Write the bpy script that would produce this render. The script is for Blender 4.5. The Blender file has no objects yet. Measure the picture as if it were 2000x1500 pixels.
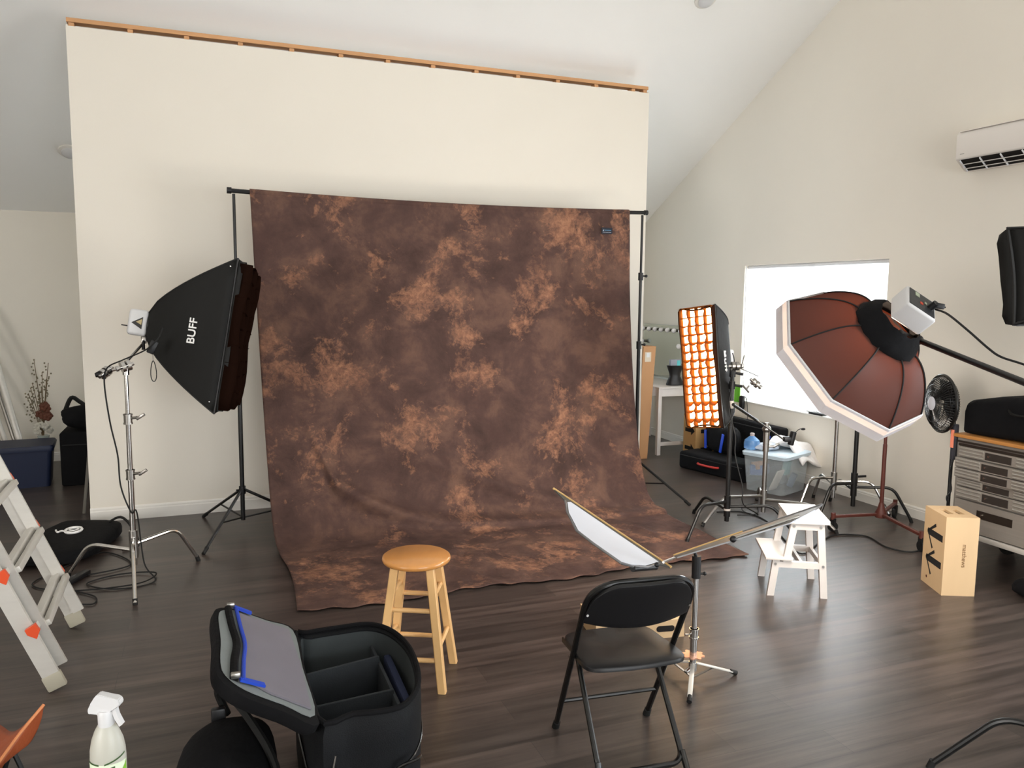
import bpy, bmesh, math, random
from mathutils import Vector, Matrix
from math import sin, cos, pi, radians
random.seed(7)
SC = bpy.context.scene
COL = SC.collection
V = Vector

# ---------------------------------------------------------------- camera
FPX, H = 1540.8, 1.86
YAW, PITCH, ROLL = radians(21.25), radians(6.392), radians(.537)
def cam_axes():
    cy, sy, cp, sp = cos(YAW), sin(YAW), cos(PITCH), sin(PITCH)
    f = V((sy*cp, cy*cp, -sp)); r = V((cy, -sy, 0)); u = r.cross(f)
    return cos(ROLL)*r + sin(ROLL)*u, -sin(ROLL)*r + cos(ROLL)*u, f
CR, CU, CF = cam_axes()
CP = V((0, 0, H))
cd = bpy.data.cameras.new('camera'); cam = bpy.data.objects.new('camera', cd); COL.objects.link(cam)
cd.sensor_width = 36; cd.sensor_fit = 'HORIZONTAL'; cd.lens = FPX/2000*36
cd.clip_start = .05; cd.clip_end = 200
cam.matrix_world = Matrix(((CR.x, CU.x, -CF.x, 0), (CR.y, CU.y, -CF.y, 0), (CR.z, CU.z, -CF.z, H), (0, 0, 0, 1)))
SC.camera = cam
# ---------------------------------------------------------------- colour management, world, window and fill light
SC.view_settings.view_transform = 'Standard'; SC.view_settings.look = 'None'
SC.view_settings.gamma = 1; SC.view_settings.use_curve_mapping = False
SC.view_settings.exposure = -0.02
SC.cycles.use_denoising = True
SC.cycles.max_bounces = 8; SC.cycles.diffuse_bounces = 5; SC.cycles.caustics_reflective = False; SC.cycles.caustics_refractive = False
SC.cycles.sample_clamp_indirect = 6
W = bpy.data.worlds.new('sky'); SC.world = W; W.use_nodes = True
bg = W.node_tree.nodes['Background']; bg.inputs[0].default_value = (.80, .90, 1, 1); bg.inputs[1].default_value = 6
def area(name, loc, tgt, sx, sy, power, col=(1, 1, 1), spread=180):
    l = bpy.data.lights.new(name, 'AREA'); l.shape = 'RECTANGLE'; l.size = sx; l.size_y = sy; l.energy = power; l.color = col
    l.spread = radians(spread)
    o = bpy.data.objects.new(name, l); COL.objects.link(o); o.location = loc
    o.rotation_euler = (V(tgt)-V(loc)).to_track_quat('-Z', 'Y').to_euler()
    return o
area('daylight_front_window', (2.0, -3.95, 1.7), (2.2, 0, 2.9), 3.4, 1.9, 165, (1, .975, .94))
area('daylight_garden_door', (5.72, .9, 1.3), (1.4, 2.2, 5.4), 2.6, 2.3, 110, (1, .98, .95))
area('added_left_fill', (-6.1, -1.3, 1.5), (0, .6, 1.7), 3.0, 1.7, 285, (1, .93, .86))  # added fill lamp, brightens the right wall and the lower partition
area('daylight_back_window', (1.9, 9.72, 1.7), (1.9, 5, 2.6), 2.4, 1.5, 9, (.84, .93, 1))
area('daylight_side_window', (5.86, 6.33, 1.46), (0, 6.33, 1.46), 1.95, 1.5, 230, (.93, .97, 1))

# pixel of the 2000x1500 frame -> point in the room
def ray(px, py): return CR*((px-1000)/FPX) + CU*((750-py)/FPX) + CF
def D(px, py, t): return CP + ray(px, py)*t
def FL(px, py, z=0.0):
    d = ray(px, py); return CP + d*((z-H)/d.z)
def PX(px, py, X):
    d = ray(px, py); return CP + d*(X/d.x)
def PY(px, py, Y):
    d = ray(px, py); return CP + d*(Y/d.y)
def HT(px, py, P):
    d = ray(px, py); return H + d.z*math.hypot(P[0], P[1])/math.hypot(d.x, d.y)
def PROJ(P):
    v = V(P)-CP; z = v.dot(CF); return 1000+FPX*v.dot(CR)/z, 750-FPX*v.dot(CU)/z

# ---------------------------------------------------------------- materials
def lin(c):
    if isinstance(c, str):
        c = [int(c[i:i+2], 16)/255 for i in (0, 2, 4)]
        c = [x/12.92 if x <= .04045 else ((x+.055)/1.055)**2.4 for x in c]
    return (*c[:3], 1)
MATS = {}
def mat(name, col, rough=.5, metal=0, var=.08, scale=8, bump=0, bscale=60, trans=0, alpha=1, emis=None, es=0, coat=0, spec=.5, stretch=None, ior=1.45):
    m = bpy.data.materials.new(name); m.use_nodes = True; nt = m.node_tree; n = nt.nodes; l = nt.links
    b = n['Principled BSDF']; c = lin(col)
    b.inputs['Roughness'].default_value = rough; b.inputs['Metallic'].default_value = metal
    b.inputs['Specular IOR Level'].default_value = spec
    b.inputs['Transmission Weight'].default_value = trans; b.inputs['Alpha'].default_value = alpha
    b.inputs['Coat Weight'].default_value = coat; b.inputs['IOR'].default_value = ior
    tc = n.new('ShaderNodeTexCoord'); mp = n.new('ShaderNodeMapping'); l.new(tc.outputs['Object'], mp.inputs[0])
    if stretch: mp.inputs['Scale'].default_value = stretch
    nz = n.new('ShaderNodeTexNoise'); nz.inputs['Scale'].default_value = scale; nz.inputs['Detail'].default_value = 5
    l.new(mp.outputs[0], nz.inputs['Vector'])
    mx = n.new('ShaderNodeMix'); mx.data_type = 'RGBA'
    mx.inputs[6].default_value = (*[x*(1-var) for x in c[:3]], 1); mx.inputs[7].default_value = (*[min(1, x*(1+var)) for x in c[:3]], 1)
    l.new(nz.outputs[0], mx.inputs[0]); l.new(mx.outputs[2], b.inputs['Base Color'])
    if bump:
        nb = n.new('ShaderNodeTexNoise'); nb.inputs['Scale'].default_value = bscale; nb.inputs['Detail'].default_value = 3
        bp = n.new('ShaderNodeBump'); bp.inputs['Strength'].default_value = bump; bp.inputs['Distance'].default_value = .01
        l.new(mp.outputs[0], nb.inputs['Vector']); l.new(nb.outputs[0], bp.inputs['Height']); l.new(bp.outputs[0], b.inputs['Normal'])
    if emis: b.inputs['Emission Color'].default_value = lin(emis); b.inputs['Emission Strength'].default_value = es
    MATS[name] = m; return m
def fabric_thin(name, col, tcol, mixf=.5, gloss=0.0):
    """cloth that lets light through"""
    m = bpy.data.materials.new(name); m.use_nodes = True; nt = m.node_tree; n = nt.nodes; l = nt.links
    for x in list(n): n.remove(x)
    out = n.new('ShaderNodeOutputMaterial'); d = n.new('ShaderNodeBsdfDiffuse'); t = n.new('ShaderNodeBsdfTranslucent'); s = n.new('ShaderNodeMixShader')
    tc = n.new('ShaderNodeTexCoord'); nz = n.new('ShaderNodeTexNoise'); nz.inputs['Scale'].default_value = 3; l.new(tc.outputs['Object'], nz.inputs['Vector'])
    for sh, c in ((d, col), (t, tcol)):
        c = lin(c); mx = n.new('ShaderNodeMix'); mx.data_type = 'RGBA'
        mx.inputs[6].default_value = (*[x*.85 for x in c[:3]], 1); mx.inputs[7].default_value = (*[min(1, x*1.1) for x in c[:3]], 1)
        l.new(nz.outputs[0], mx.inputs[0]); l.new(mx.outputs[2], sh.inputs[0])
    s.inputs[0].default_value = mixf
    l.new(d.outputs[0], s.inputs[1]); l.new(t.outputs[0], s.inputs[2])
    g = n.new('ShaderNodeBsdfGlossy'); g.inputs['Roughness'].default_value = .42; s2 = n.new('ShaderNodeMixShader'); s2.inputs[0].default_value = gloss
    l.new(s.outputs[0], s2.inputs[1]); l.new(g.outputs[0], s2.inputs[2]); l.new(s2.outputs[0], out.inputs[0])
    return m
wall_m = mat('wall_paint', 'E3DDD1', .75, var=.02, scale=2, bump=.05, bscale=180)
ceil_m = mat('ceiling_paint', 'F3F2EE', .8, var=.015, scale=2, bump=.04, bscale=160)
trim_m = mat('trim_paint', 'E4E1DA', .45, var=.02)
wood_m = mat('framing_lumber', 'C8976A', .7, var=.25, scale=4, stretch=(.6, 6, 6))
black_m = mat('black_powder_coat', '141414', .38, var=.15, scale=30)
blackgl = mat('black_gloss_paint', '0A0A0A', .28, var=.1, coat=.3)
blackpl = mat('black_plastic', '111113', .45, var=.15)
blackfab = mat('black_fabric', '0E0E10', .9, spec=.2, var=.25, scale=14, bump=.35, bscale=25)
blackny = mat('black_nylon', '131312', .65, spec=.3, var=.2, scale=6, bump=.25, bscale=14)
greyfab = mat('charcoal_fabric', '2B2F33', .9, var=.15, scale=20, bump=.2, bscale=200)
chrome = mat('chrome', 'C9C7C4', .16, 1, var=.06, scale=20)
nickel = mat('satin_nickel', 'A8A5A0', .3, 1, var=.1, scale=20)
alu = mat('aluminium', 'D2CFC8', .42, .35, var=.08, scale=6, stretch=(1, 1, 6))
steel = mat('brushed_steel', 'B3AEA6', .34, .6, var=.12, scale=3, stretch=(1, 1, 30))
dsteel = mat('dark_steel', '6A655F', .35, 1, var=.12)
whitepl = mat('white_plastic', 'CFCFD0', .35, var=.02)
whitept = mat('white_paint', 'D3CCC6', .35, var=.02)
orange_m = mat('orange_plastic', 'D9512C', .4)
bluepl = mat('blue_webbing', '1B43B8', .5)
rubber = mat('black_rubber', '101010', .7)
birch = mat('birch_plywood', 'CDAE86', .5, var=.08, scale=3, stretch=(3, 3, .7))
beech = mat('beech_lacquer', 'E3B67C', .33, var=.10, scale=5, stretch=(4, 4, .7), coat=.2)
beech_top = mat('beech_seat_lacquer', 'CE8F4E', .28, var=.12, scale=5, stretch=(1, 6, 1), coat=.35)
cardb = mat('cardboard', 'A87C55', .85, var=.06)
rust = mat('red_brown_paint', '572A21', .5, var=.3, scale=18)
leather = mat('cognac_leather', '8C4424', .5, var=.2, scale=9, bump=.2, bscale=40)
navy = mat('navy_plastic', '131D38', .5, var=.1)
mark_m = mat('black_ink', '1A1A1A', .7)
white_ink = mat('white_ink', 'F2F2F0', .6)
hole_m = mat('recess_shade', '120C08', .9)  # near-black colour stands in for the shade in holes and slots

# ---------------------------------------------------------------- object helpers
def tag(o, label=None, cat=None, group=None, kind=None):
    if label: o['label'] = label
    if cat: o['category'] = cat
    if group: o['group'] = group
    if kind: o['kind'] = kind
    return o
def thing(name, label, cat, loc=(0, 0, 0), rotz=0, group=None):
    o = bpy.data.objects.new(name, None); COL.objects.link(o); o.empty_display_size = .1
    o.location = loc; o.rotation_euler = (0, 0, rotz)
    return tag(o, label, cat, group)
def rootmat(o):
    while o.parent: o = o.parent
    return Matrix.Translation(o.location) @ Matrix.Rotation(o.rotation_euler.z, 4, 'Z') if o.type == 'EMPTY' else Matrix.Identity(4)
def obj(name, bm, m, parent=None, local=False, smooth=35, label=None):
    bmesh.ops.recalc_face_normals(bm, faces=bm.faces)
    if parent and not local: bm.transform(rootmat(parent).inverted())
    me = bpy.data.meshes.new(name); bm.to_mesh(me); bm.free()
    if smooth:
        me.polygons.foreach_set('use_smooth', [True]*len(me.polygons)); me.set_sharp_from_angle(angle=radians(smooth))
    me.materials.append(m); o = bpy.data.objects.new(name, me); COL.objects.link(o)
    if parent: o.parent = parent
    if label: o['label'] = label
    return o
def struct(name, bm, m, parent=None, **k):
    o = obj(name, bm, m, parent, **k)
    if not parent: o['kind'] = 'structure'
    return o
def NB(): return bmesh.new()
def frame(d, up=(0, 0, 1)):
    d = V(d).normalized(); up = V(up)
    if abs(d.dot(up.normalized())) > .98: up = V((1, 0, 0))
    s = d.cross(up).normalized(); return s, s.cross(d).normalized(), d    # side, up, dir
def box(bm, c, s, M=None, bev=0, seg=2):
    r = bmesh.ops.create_cube(bm, size=1); vs = r['verts']
    for v in vs: v.co = V((v.co.x*s[0], v.co.y*s[1], v.co.z*s[2]))
    if bev:
        es = list({e for v in vs for e in v.link_edges})
        rr = bmesh.ops.bevel(bm, geom=es, offset=bev, segments=seg, affect='EDGES', profile=.5)
        vs = list({v for f in rr['faces'] for v in f.verts} | {v for v in vs if v.is_valid})
    for v in vs: v.co = (M @ v.co if M else v.co) + V(c)
    return vs
def obox(bm, a, b, w, h, up=(0, 0, 1), bev=0):
    """bar from a to b, w sideways, h upwards"""
    a, b = V(a), V(b); s, u, d = frame(b-a, up)
    M = Matrix((s, d, u)).transposed()
    return box(bm, (a+b)/2, (w, (b-a).length, h), M, bev)
def ring_pts(c, s, u, r, n, ph=0): return [c + s*(r*cos(2*pi*i/n+ph)) + u*(r*sin(2*pi*i/n+ph)) for i in range(n)]
def bridge(bm, A, B):
    n = len(A)
    for i in range(n): bm.faces.new((A[i], A[(i+1) % n], B[(i+1) % n], B[i]))
def tube(bm, pts, r, n=10, caps=True, closed=False):
    pts = [V(p) for p in pts]; k = len(pts); rs = r if isinstance(r, (list, tuple)) else [r]*k
    rings = []; s = None
    for i, p in enumerate(pts):
        if closed: d = (pts[(i+1) % k]-pts[i-1])
        else: d = (pts[min(i+1, k-1)]-pts[max(i-1, 0)])
        d.normalize()
        if s is None: s, u, _ = frame(d)
        else:
            s = (s - d*s.dot(d)).normalized(); u = s.cross(d).normalized()
        rings.append([bm.verts.new(q) for q in ring_pts(p, s, u, rs[i], n)])
    for a, b in zip(rings, rings[1:]): bridge(bm, a, b)
    if closed: bridge(bm, rings[-1], rings[0])
    elif caps: bm.faces.new(rings[0]); bm.faces.new(rings[-1])
def cyl(bm, a, b, r, r2=None, n=16): tube(bm, [a, b], [r, r if r2 is None else r2], n)
def smoothp(pts, n=6, closed=False):
    pts = [V(p) for p in pts]; k = len(pts); out = []
    rng = range(k if closed else k-1)
    for i in rng:
        p0 = pts[i-1] if (closed or i) else pts[0]; p1 = pts[i]; p2 = pts[(i+1) % k]; p3 = pts[(i+2) % k] if (closed or i+2 < k) else pts[-1]
        for j in range(n):
            t = j/n
            out.append(.5*((2*p1)+(p2-p0)*t+(2*p0-5*p1+4*p2-p3)*t*t+(3*p1-p0-3*p2+p3)*t**3))
    if not closed: out.append(pts[-1])
    return out
def fillet(pts, r, n=6):
    pts = [V(p) for p in pts]; out = [pts[0]]
    for i in range(1, len(pts)-1):
        a, p, b = pts[i-1], pts[i], pts[i+1]; rr = min(r, (a-p).length*.49, (b-p).length*.49)
        q0 = p+(a-p).normalized()*rr; q1 = p+(b-p).normalized()*rr
        for j in range(n+1):
            t = j/n; out.append(q0*(1-t)**2+p*2*t*(1-t)+q1*t*t)
    out.append(pts[-1]); return out
def lathe(bm, prof, c, axis=(0, 0, 1), n=24, up=(0, 0, 1)):
    s, u, d = frame(axis, up); c = V(c); rings = []
    for r, z in prof: rings.append([bm.verts.new(q) for q in ring_pts(c+d*z, s, u, max(r, 1e-4), n)])
    for a, b in zip(rings, rings[1:]): bridge(bm, a, b)
    bm.faces.new(rings[0]); bm.faces.new(rings[-1])
def sphere(bm, c, r, seg=16, sc=(1, 1, 1)):
    q = bmesh.ops.create_uvsphere(bm, u_segments=seg, v_segments=max(6, seg*2//3), radius=r)
    for v in q['verts']: v.co = V((v.co.x*sc[0], v.co.y*sc[1], v.co.z*sc[2]))+V(c)
def prism(bm, pts, vec):
    a = [bm.verts.new(V(p)) for p in pts]; b = [bm.verts.new(V(p)+V(vec)) for p in pts]
    bm.faces.new(a); bm.faces.new(b); bridge(bm, a, b)
def loft(bm, rings, caps=True):
    R = [[bm.verts.new(V(p)) for p in r] for r in rings]
    for a, b in zip(R, R[1:]): bridge(bm, a, b)
    if caps: bm.faces.new(R[0]); bm.faces.new(R[-1])
    return R
def sheet(bm, nu, nv, f):
    g = [[bm.verts.new(f(i/nu, j/nv)) for j in range(nv+1)] for i in range(nu+1)]
    for i in range(nu):
        for j in range(nv): bm.faces.new((g[i][j], g[i+1][j], g[i+1][j+1], g[i][j+1]))
def solid(o, t, off=0):
    m = o.modifiers.new('thickness', 'SOLIDIFY'); m.thickness = t; m.offset = off; return o
def rrect(w, h, r, n=5):
    out = []
    for cx, cy, a0 in ((w/2-r, h/2-r, 0), (-w/2+r, h/2-r, pi/2), (-w/2+r, -h/2+r, pi), (w/2-r, -h/2+r, 1.5*pi)):
        for i in range(n+1): a = a0+pi/2*i/n; out.append((cx+r*cos(a), cy+r*sin(a)))
    return out
def text_bm(s, size, c, right, up, ext=.0015):
    cu = bpy.data.curves.new('t', 'FONT'); cu.body = s; cu.size = size; cu.extrude = ext; cu.align_x = 'CENTER'; cu.align_y = 'CENTER'; cu.offset = size*.012
    o = bpy.data.objects.new('t', cu); me = bpy.data.meshes.new_from_object(o); bm = NB(); bm.from_mesh(me)
    bpy.data.objects.remove(o); bpy.data.curves.remove(cu); bpy.data.meshes.remove(me)
    r = V(right).normalized(); u = V(up).normalized(); w = r.cross(u)
    M = Matrix((r, u, w)).transposed().to_4x4(); bm.transform(Matrix.Translation(V(c)) @ M); return bm

# ---------------------------------------------------------------- room shell
XR, XL, YB, YF = 5.617, -6.2, 9.80, -4.0
RS = .519; YRIDGE = 2.9
def roof(y):
    return 7.791-RS*y if y >= YRIDGE else 7.791-RS*YRIDGE-RS*(YRIDGE-y)
def floor_mat():
    m = bpy.data.materials.new('vinyl_plank'); m.use_nodes = True; nt = m.node_tree; n = nt.nodes; l = nt.links; b = n['Principled BSDF']
    tc = n.new('ShaderNodeTexCoord'); br = n.new('ShaderNodeTexBrick'); l.new(tc.outputs['Object'], br.inputs['Vector'])
    br.offset = .37; br.inputs['Scale'].default_value = 1; br.inputs['Brick Width'].default_value = 1.22; br.inputs['Row Height'].default_value = .18
    br.inputs['Mortar Size'].default_value = .0012; br.inputs['Mortar Smooth'].default_value = .3
    br.inputs['Color1'].default_value = lin('463D39'); br.inputs['Color2'].default_value = lin('352F2C'); br.inputs['Mortar'].default_value = lin('262322')
    mp = n.new('ShaderNodeMapping'); mp.inputs['Scale'].default_value = (.55, 9, 1); l.new(tc.outputs['Object'], mp.inputs[0])
    nz = n.new('ShaderNodeTexNoise'); nz.inputs['Scale'].default_value = 2.2; nz.inputs['Detail'].default_value = 8; nz.inputs['Roughness'].default_value = .62; l.new(mp.outputs[0], nz.inputs['Vector'])
    cr = n.new('ShaderNodeValToRGB'); cr.color_ramp.elements[0].position = .3; cr.color_ramp.elements[1].position = .72
    cr.color_ramp.elements[0].color = (.4, .4, .4, 1); cr.color_ramp.elements[1].color = (1.95, 1.9, 1.86, 1); l.new(nz.outputs[0], cr.inputs[0])
    mx = n.new('ShaderNodeMix'); mx.data_type = 'RGBA'; mx.blend_type = 'MULTIPLY'; mx.inputs[0].default_value = 1
    l.new(br.outputs['Color'], mx.inputs[6]); l.new(cr.outputs[0], mx.inputs[7]); l.new(mx.outputs[2], b.inputs['Base Color'])
    rr = n.new('ShaderNodeMapRange'); rr.inputs[3].default_value = .24; rr.inputs[4].default_value = .40; l.new(nz.outputs[0], rr.inputs[0]); l.new(rr.outputs[0], b.inputs['Roughness'])
    bp = n.new('ShaderNodeBump'); bp.inputs['Strength'].default_value = .12; bp.inputs['Distance'].default_value = .004; l.new(nz.outputs[0], bp.inputs['Height']); l.new(bp.outputs[0], b.inputs['Normal'])
    return m
bm = NB(); box(bm, ((XR+XL)/2, (YB+YF)/2, -.05), (XR-XL+.4, YB-YF+.4, .1)); struct('floor', bm, floor_mat(), smooth=0)
bm = NB()
for y0, y1 in ((YB+.2, YRIDGE), (YRIDGE, YF-.2)):
    z0, z1 = roof(y0), roof(y1)
    prism(bm, [(XL-.2, y0, z0), (XR+.2, y0, z0), (XR+.2, y1, z1), (XL-.2, y1, z1)], (0, 0, .15))
struct('ceiling', bm, ceil_m, smooth=0)
def gable(name, X, th, holes):
    ys = sorted({YF, YB, YRIDGE, *[h[0] for h in holes], *[h[1] for h in holes]}); bm = NB()
    for a, b in zip(ys, ys[1:]):
        hs = [h for h in holes if h[0] <= a+1e-6 and h[1] >= b-1e-6]
        if hs:
            h = hs[0]
            if h[2] > .01: prism(bm, [(X, a, 0), (X, b, 0), (X, b, h[2]), (X, a, h[2])], (th, 0, 0))
            prism(bm, [(X, a, h[3]), (X, b, h[3]), (X, b, roof(b)+.01), (X, a, roof(a)+.01)], (th, 0, 0))
        else: prism(bm, [(X, a, 0), (X, b, 0), (X, b, roof(b)+.01), (X, a, roof(a)+.01)], (th, 0, 0))
    bmesh.ops.remove_doubles(bm, verts=bm.verts, dist=1e-4)
    struct(name, bm, wall_m, smooth=0)
WY0, WY1, WZ0, WZ1 = 5.335, 7.33, .70, 2.215
gable('wall_right', XR, .16, [(WY0, WY1, WZ0, WZ1), (-.4, 2.2, 0.05, 2.45)])
gable('wall_left', XL-.16, .16, [(-2.8, .2, .65, 2.35)])  # opening is made up to go with the left fill lamp
bm = NB()
for a, b in (((XL-.1, -2.8, .67), (XL-.1, .2, .67)), ((XL-.1, -2.8, 2.33), (XL-.1, .2, 2.33)), ((XL-.1, -2.8, .65), (XL-.1, -2.8, 2.35)), ((XL-.1, -1.3, .65), (XL-.1, -1.3, 2.35)), ((XL-.1, .2, .65), (XL-.1, .2, 2.35))): obox(bm, a, b, .06, .06, up=(1, 0, 0))
struct('added_window', bm, trim_m, smooth=0)  # unseen window frame, added around the left fill lamp
bm = NB()
for x0, x1, z0, z1 in ((XL, .65, 0, 2.72), (3.15, XR, 0, 2.72), (.65, 3.15, 0, .9), (.65, 3.15, 2.5, 2.72)): box(bm, ((x0+x1)/2, YB+.08, (z0+z1)/2), (x1-x0, .16, z1-z0))
struct('wall_back', bm, wall_m, smooth=0)
bm = NB()
for a, b in (((.65, YB+.1, .9), (3.15, YB+.1, .9)), ((.65, YB+.1, 2.5), (3.15, YB+.1, 2.5)), ((.65, YB+.1, .9), (.65, YB+.1, 2.5)), ((1.9, YB+.1, .9), (1.9, YB+.1, 2.5)), ((3.15, YB+.1, .9), (3.15, YB+.1, 2.5))): obox(bm, a, b, .06, .06, up=(0, 1, 0))
struct('window_4', bm, trim_m, smooth=0)
bm = NB()
for x0, x1, z0, z1 in ((XL, .25, 0, 2.71), (3.75, XR, 0, 2.71), (.25, 3.75, 0, .7), (.25, 3.75, 2.6, 2.71)): box(bm, ((x0+x1)/2, YF-.08, (z0+z1)/2), (x1-x0, .16, z1-z0))
struct('wall_front', bm, wall_m, smooth=0)
# partition wall
PX0, PX1, PYF = -.914, 4.167, 7.044
bm = NB(); box(bm, ((PX0+PX1)/2, PYF+.0065, 1.931), (PX1-PX0, .013, 3.862)); box(bm, (PX1-.0065, PYF+.06, 1.94), (.013, .10, 3.87)); box(bm, (PX0+.0065, PYF+.06, 1.94), (.013, .10, 3.87))
box(bm, ((PX0+PX1)/2, PYF+.1145, 1.9395), (PX1-PX0, .011, 3.87))
struct('wall_partition', bm, wall_m, smooth=0)
bm = NB(); box(bm, ((PX0+PX1)/2, PYF+.062, 3.9125), (PX1-PX0-.004, .092, .031)); tp = struct('trim_1', bm, wood_m, smooth=0)
k = 0; x = PX0+.035
while x < PX1-.02:
    bm = NB(); box(bm, (x, PYF+.062, 1.947), (.038, .088, 3.892)); obj('stud', bm, wood_m, tp); x += .4064
bm = NB(); box(bm, (PX1-.036, PYF+.062, 1.947), (.04, .088, 3.892)); obj('stud', bm, wood_m, tp)
def baseboard(name, a, b, nrm, h=.115, t=.014):
    a, b, nrm = V(a), V(b), V(nrm); bm = NB()
    prof = [(0, 0), (t, 0), (t, h*.72), (t*.75, h*.78), (t*.75, h*.9), (t*.3, h), (0, h)]
    prism(bm, [a+nrm*p[0]+V((0, 0, p[1])) for p in prof], b-a); struct(name, bm, trim_m, smooth=0)
baseboard('baseboard_partition', (PX0-.002, PYF, 0), (PX1+.002, PYF, 0), (0, -1, 0))
baseboard('baseboard_right', (XR, 2.25, 0), (XR, YB, 0), (-1, 0, 0), .10)
baseboard('baseboard_back', (XL, YB, 0), (XR, YB, 0), (0, -1, 0), .10)
# window on the right wall with its drawn roller shade
shade_m = fabric_thin('shade_fabric', 'F4F4F2', 'FBFBFA', .6)
def clear_glass(name, f=.08):
    m = bpy.data.materials.new(name); m.use_nodes = True; n = m.node_tree.nodes; l = m.node_tree.links
    for x in list(n): n.remove(x)
    o = n.new('ShaderNodeOutputMaterial'); t = n.new('ShaderNodeBsdfTransparent'); g = n.new('ShaderNodeBsdfGlossy'); g.inputs['Roughness'].default_value = .02; s = n.new('ShaderNodeMixShader')
    s.inputs[0].default_value = f; l.new(t.outputs[0], s.inputs[1]); l.new(g.outputs[0], s.inputs[2]); l.new(s.outputs[0], o.inputs[0]); return m
glass_m = clear_glass('window_glass')
vinyl = mat('window_vinyl', 'EDEBE6', .4, var=.02)
bm = NB(); X = XR+.11; w = .045
for a, b in (((X, WY0, WZ0+w/2), (X, WY1, WZ0+w/2)), ((X, WY0, WZ1-w/2), (X, WY1, WZ1-w/2)), ((X, WY0+w/2, WZ0), (X, WY0+w/2, WZ1)), ((X, WY1-w/2, WZ0), (X, WY1-w/2, WZ1)), ((X, (WY0+WY1)/2, WZ0), (X, (WY0+WY1)/2, WZ1))):
    obox(bm, a, b, .05, .045, up=(1, 0, 0))
win = struct('window_1', bm, vinyl, smooth=0)
bm = NB(); box(bm, (X+.01, (WY0+WY1)/2, (WZ0+WZ1)/2), (.004, WY1-WY0-.06, WZ1-WZ0-.06)); obj('pane', bm, glass_m, win, smooth=0)
bm = NB(); box(bm, (XR+.045, (WY0+WY1)/2, WZ0+.006), (.12, WY1-WY0, .014), bev=.003); obj('sill', bm, trim_m, win)
bm = NB(); box(bm, (XR+.045, (WY0+WY1)/2, (WZ0+WZ1)/2), (.001, WY1-WY0-.03, WZ1-WZ0-.06)); sh = obj('roller_shade', bm, shade_m, win, smooth=0)
bm = NB(); cyl(bm, (XR+.05, WY0+.01, WZ1-.02), (XR+.05, WY1-.01, WZ1-.02), .019); obj('shade_tube', bm, whitepl, win)
# garden door opening and front window, behind the camera
bm = NB()
for a, b in (((XR+.1, -.4, .05), (XR+.1, -.4, 2.45)), ((XR+.1, 2.2, .05), (XR+.1, 2.2, 2.45)), ((XR+.1, .9, .05), (XR+.1, .9, 2.45)), ((XR+.1, -.4, 2.42), (XR+.1, 2.2, 2.42))): obox(bm, a, b, .06, .06, up=(1, 0, 0))
struct('door_1', bm, vinyl, smooth=0)
bm = NB()
for a, b in (((.25, YF-.1, .7), (3.75, YF-.1, .7)), ((.25, YF-.1, 2.6), (3.75, YF-.1, 2.6)), ((.25, YF-.1, .7), (.25, YF-.1, 2.6)), ((2.0, YF-.1, .7), (2.0, YF-.1, 2.6)), ((3.75, YF-.1, .7), (3.75, YF-.1, 2.6))): obox(bm, a, b, .06, .06, up=(0, 1, 0))
struct('window_2', bm, vinyl, smooth=0)

# ceiling lights
nrm = V((0, -RS, -1)).normalized()
for px, py, lab in ((1378, -2, 'round white recessed ceiling light above the tall partition wall'), (136, 295, 'round white ceiling light half hidden behind the left end of the partition')):
    d = ray(px, py); t = (7.791-H)/(d.z+RS*d.y); P = CP+d*t
    th = thing('ceiling_light', lab, 'ceiling light', P, 0)
    bm = NB(); lathe(bm, [(.05, 0), (.10, 0), (.10, .012), (.085, .02), (.05, .02)], P, nrm); obj('trim_ring', bm, trim_m, th)
    bm = NB(); lathe(bm, [(.072, 0), (.072, .03), (.055, .05), (.02, .062), (0, .064)], P, nrm); obj('lens', bm, whitepl, th)

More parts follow.
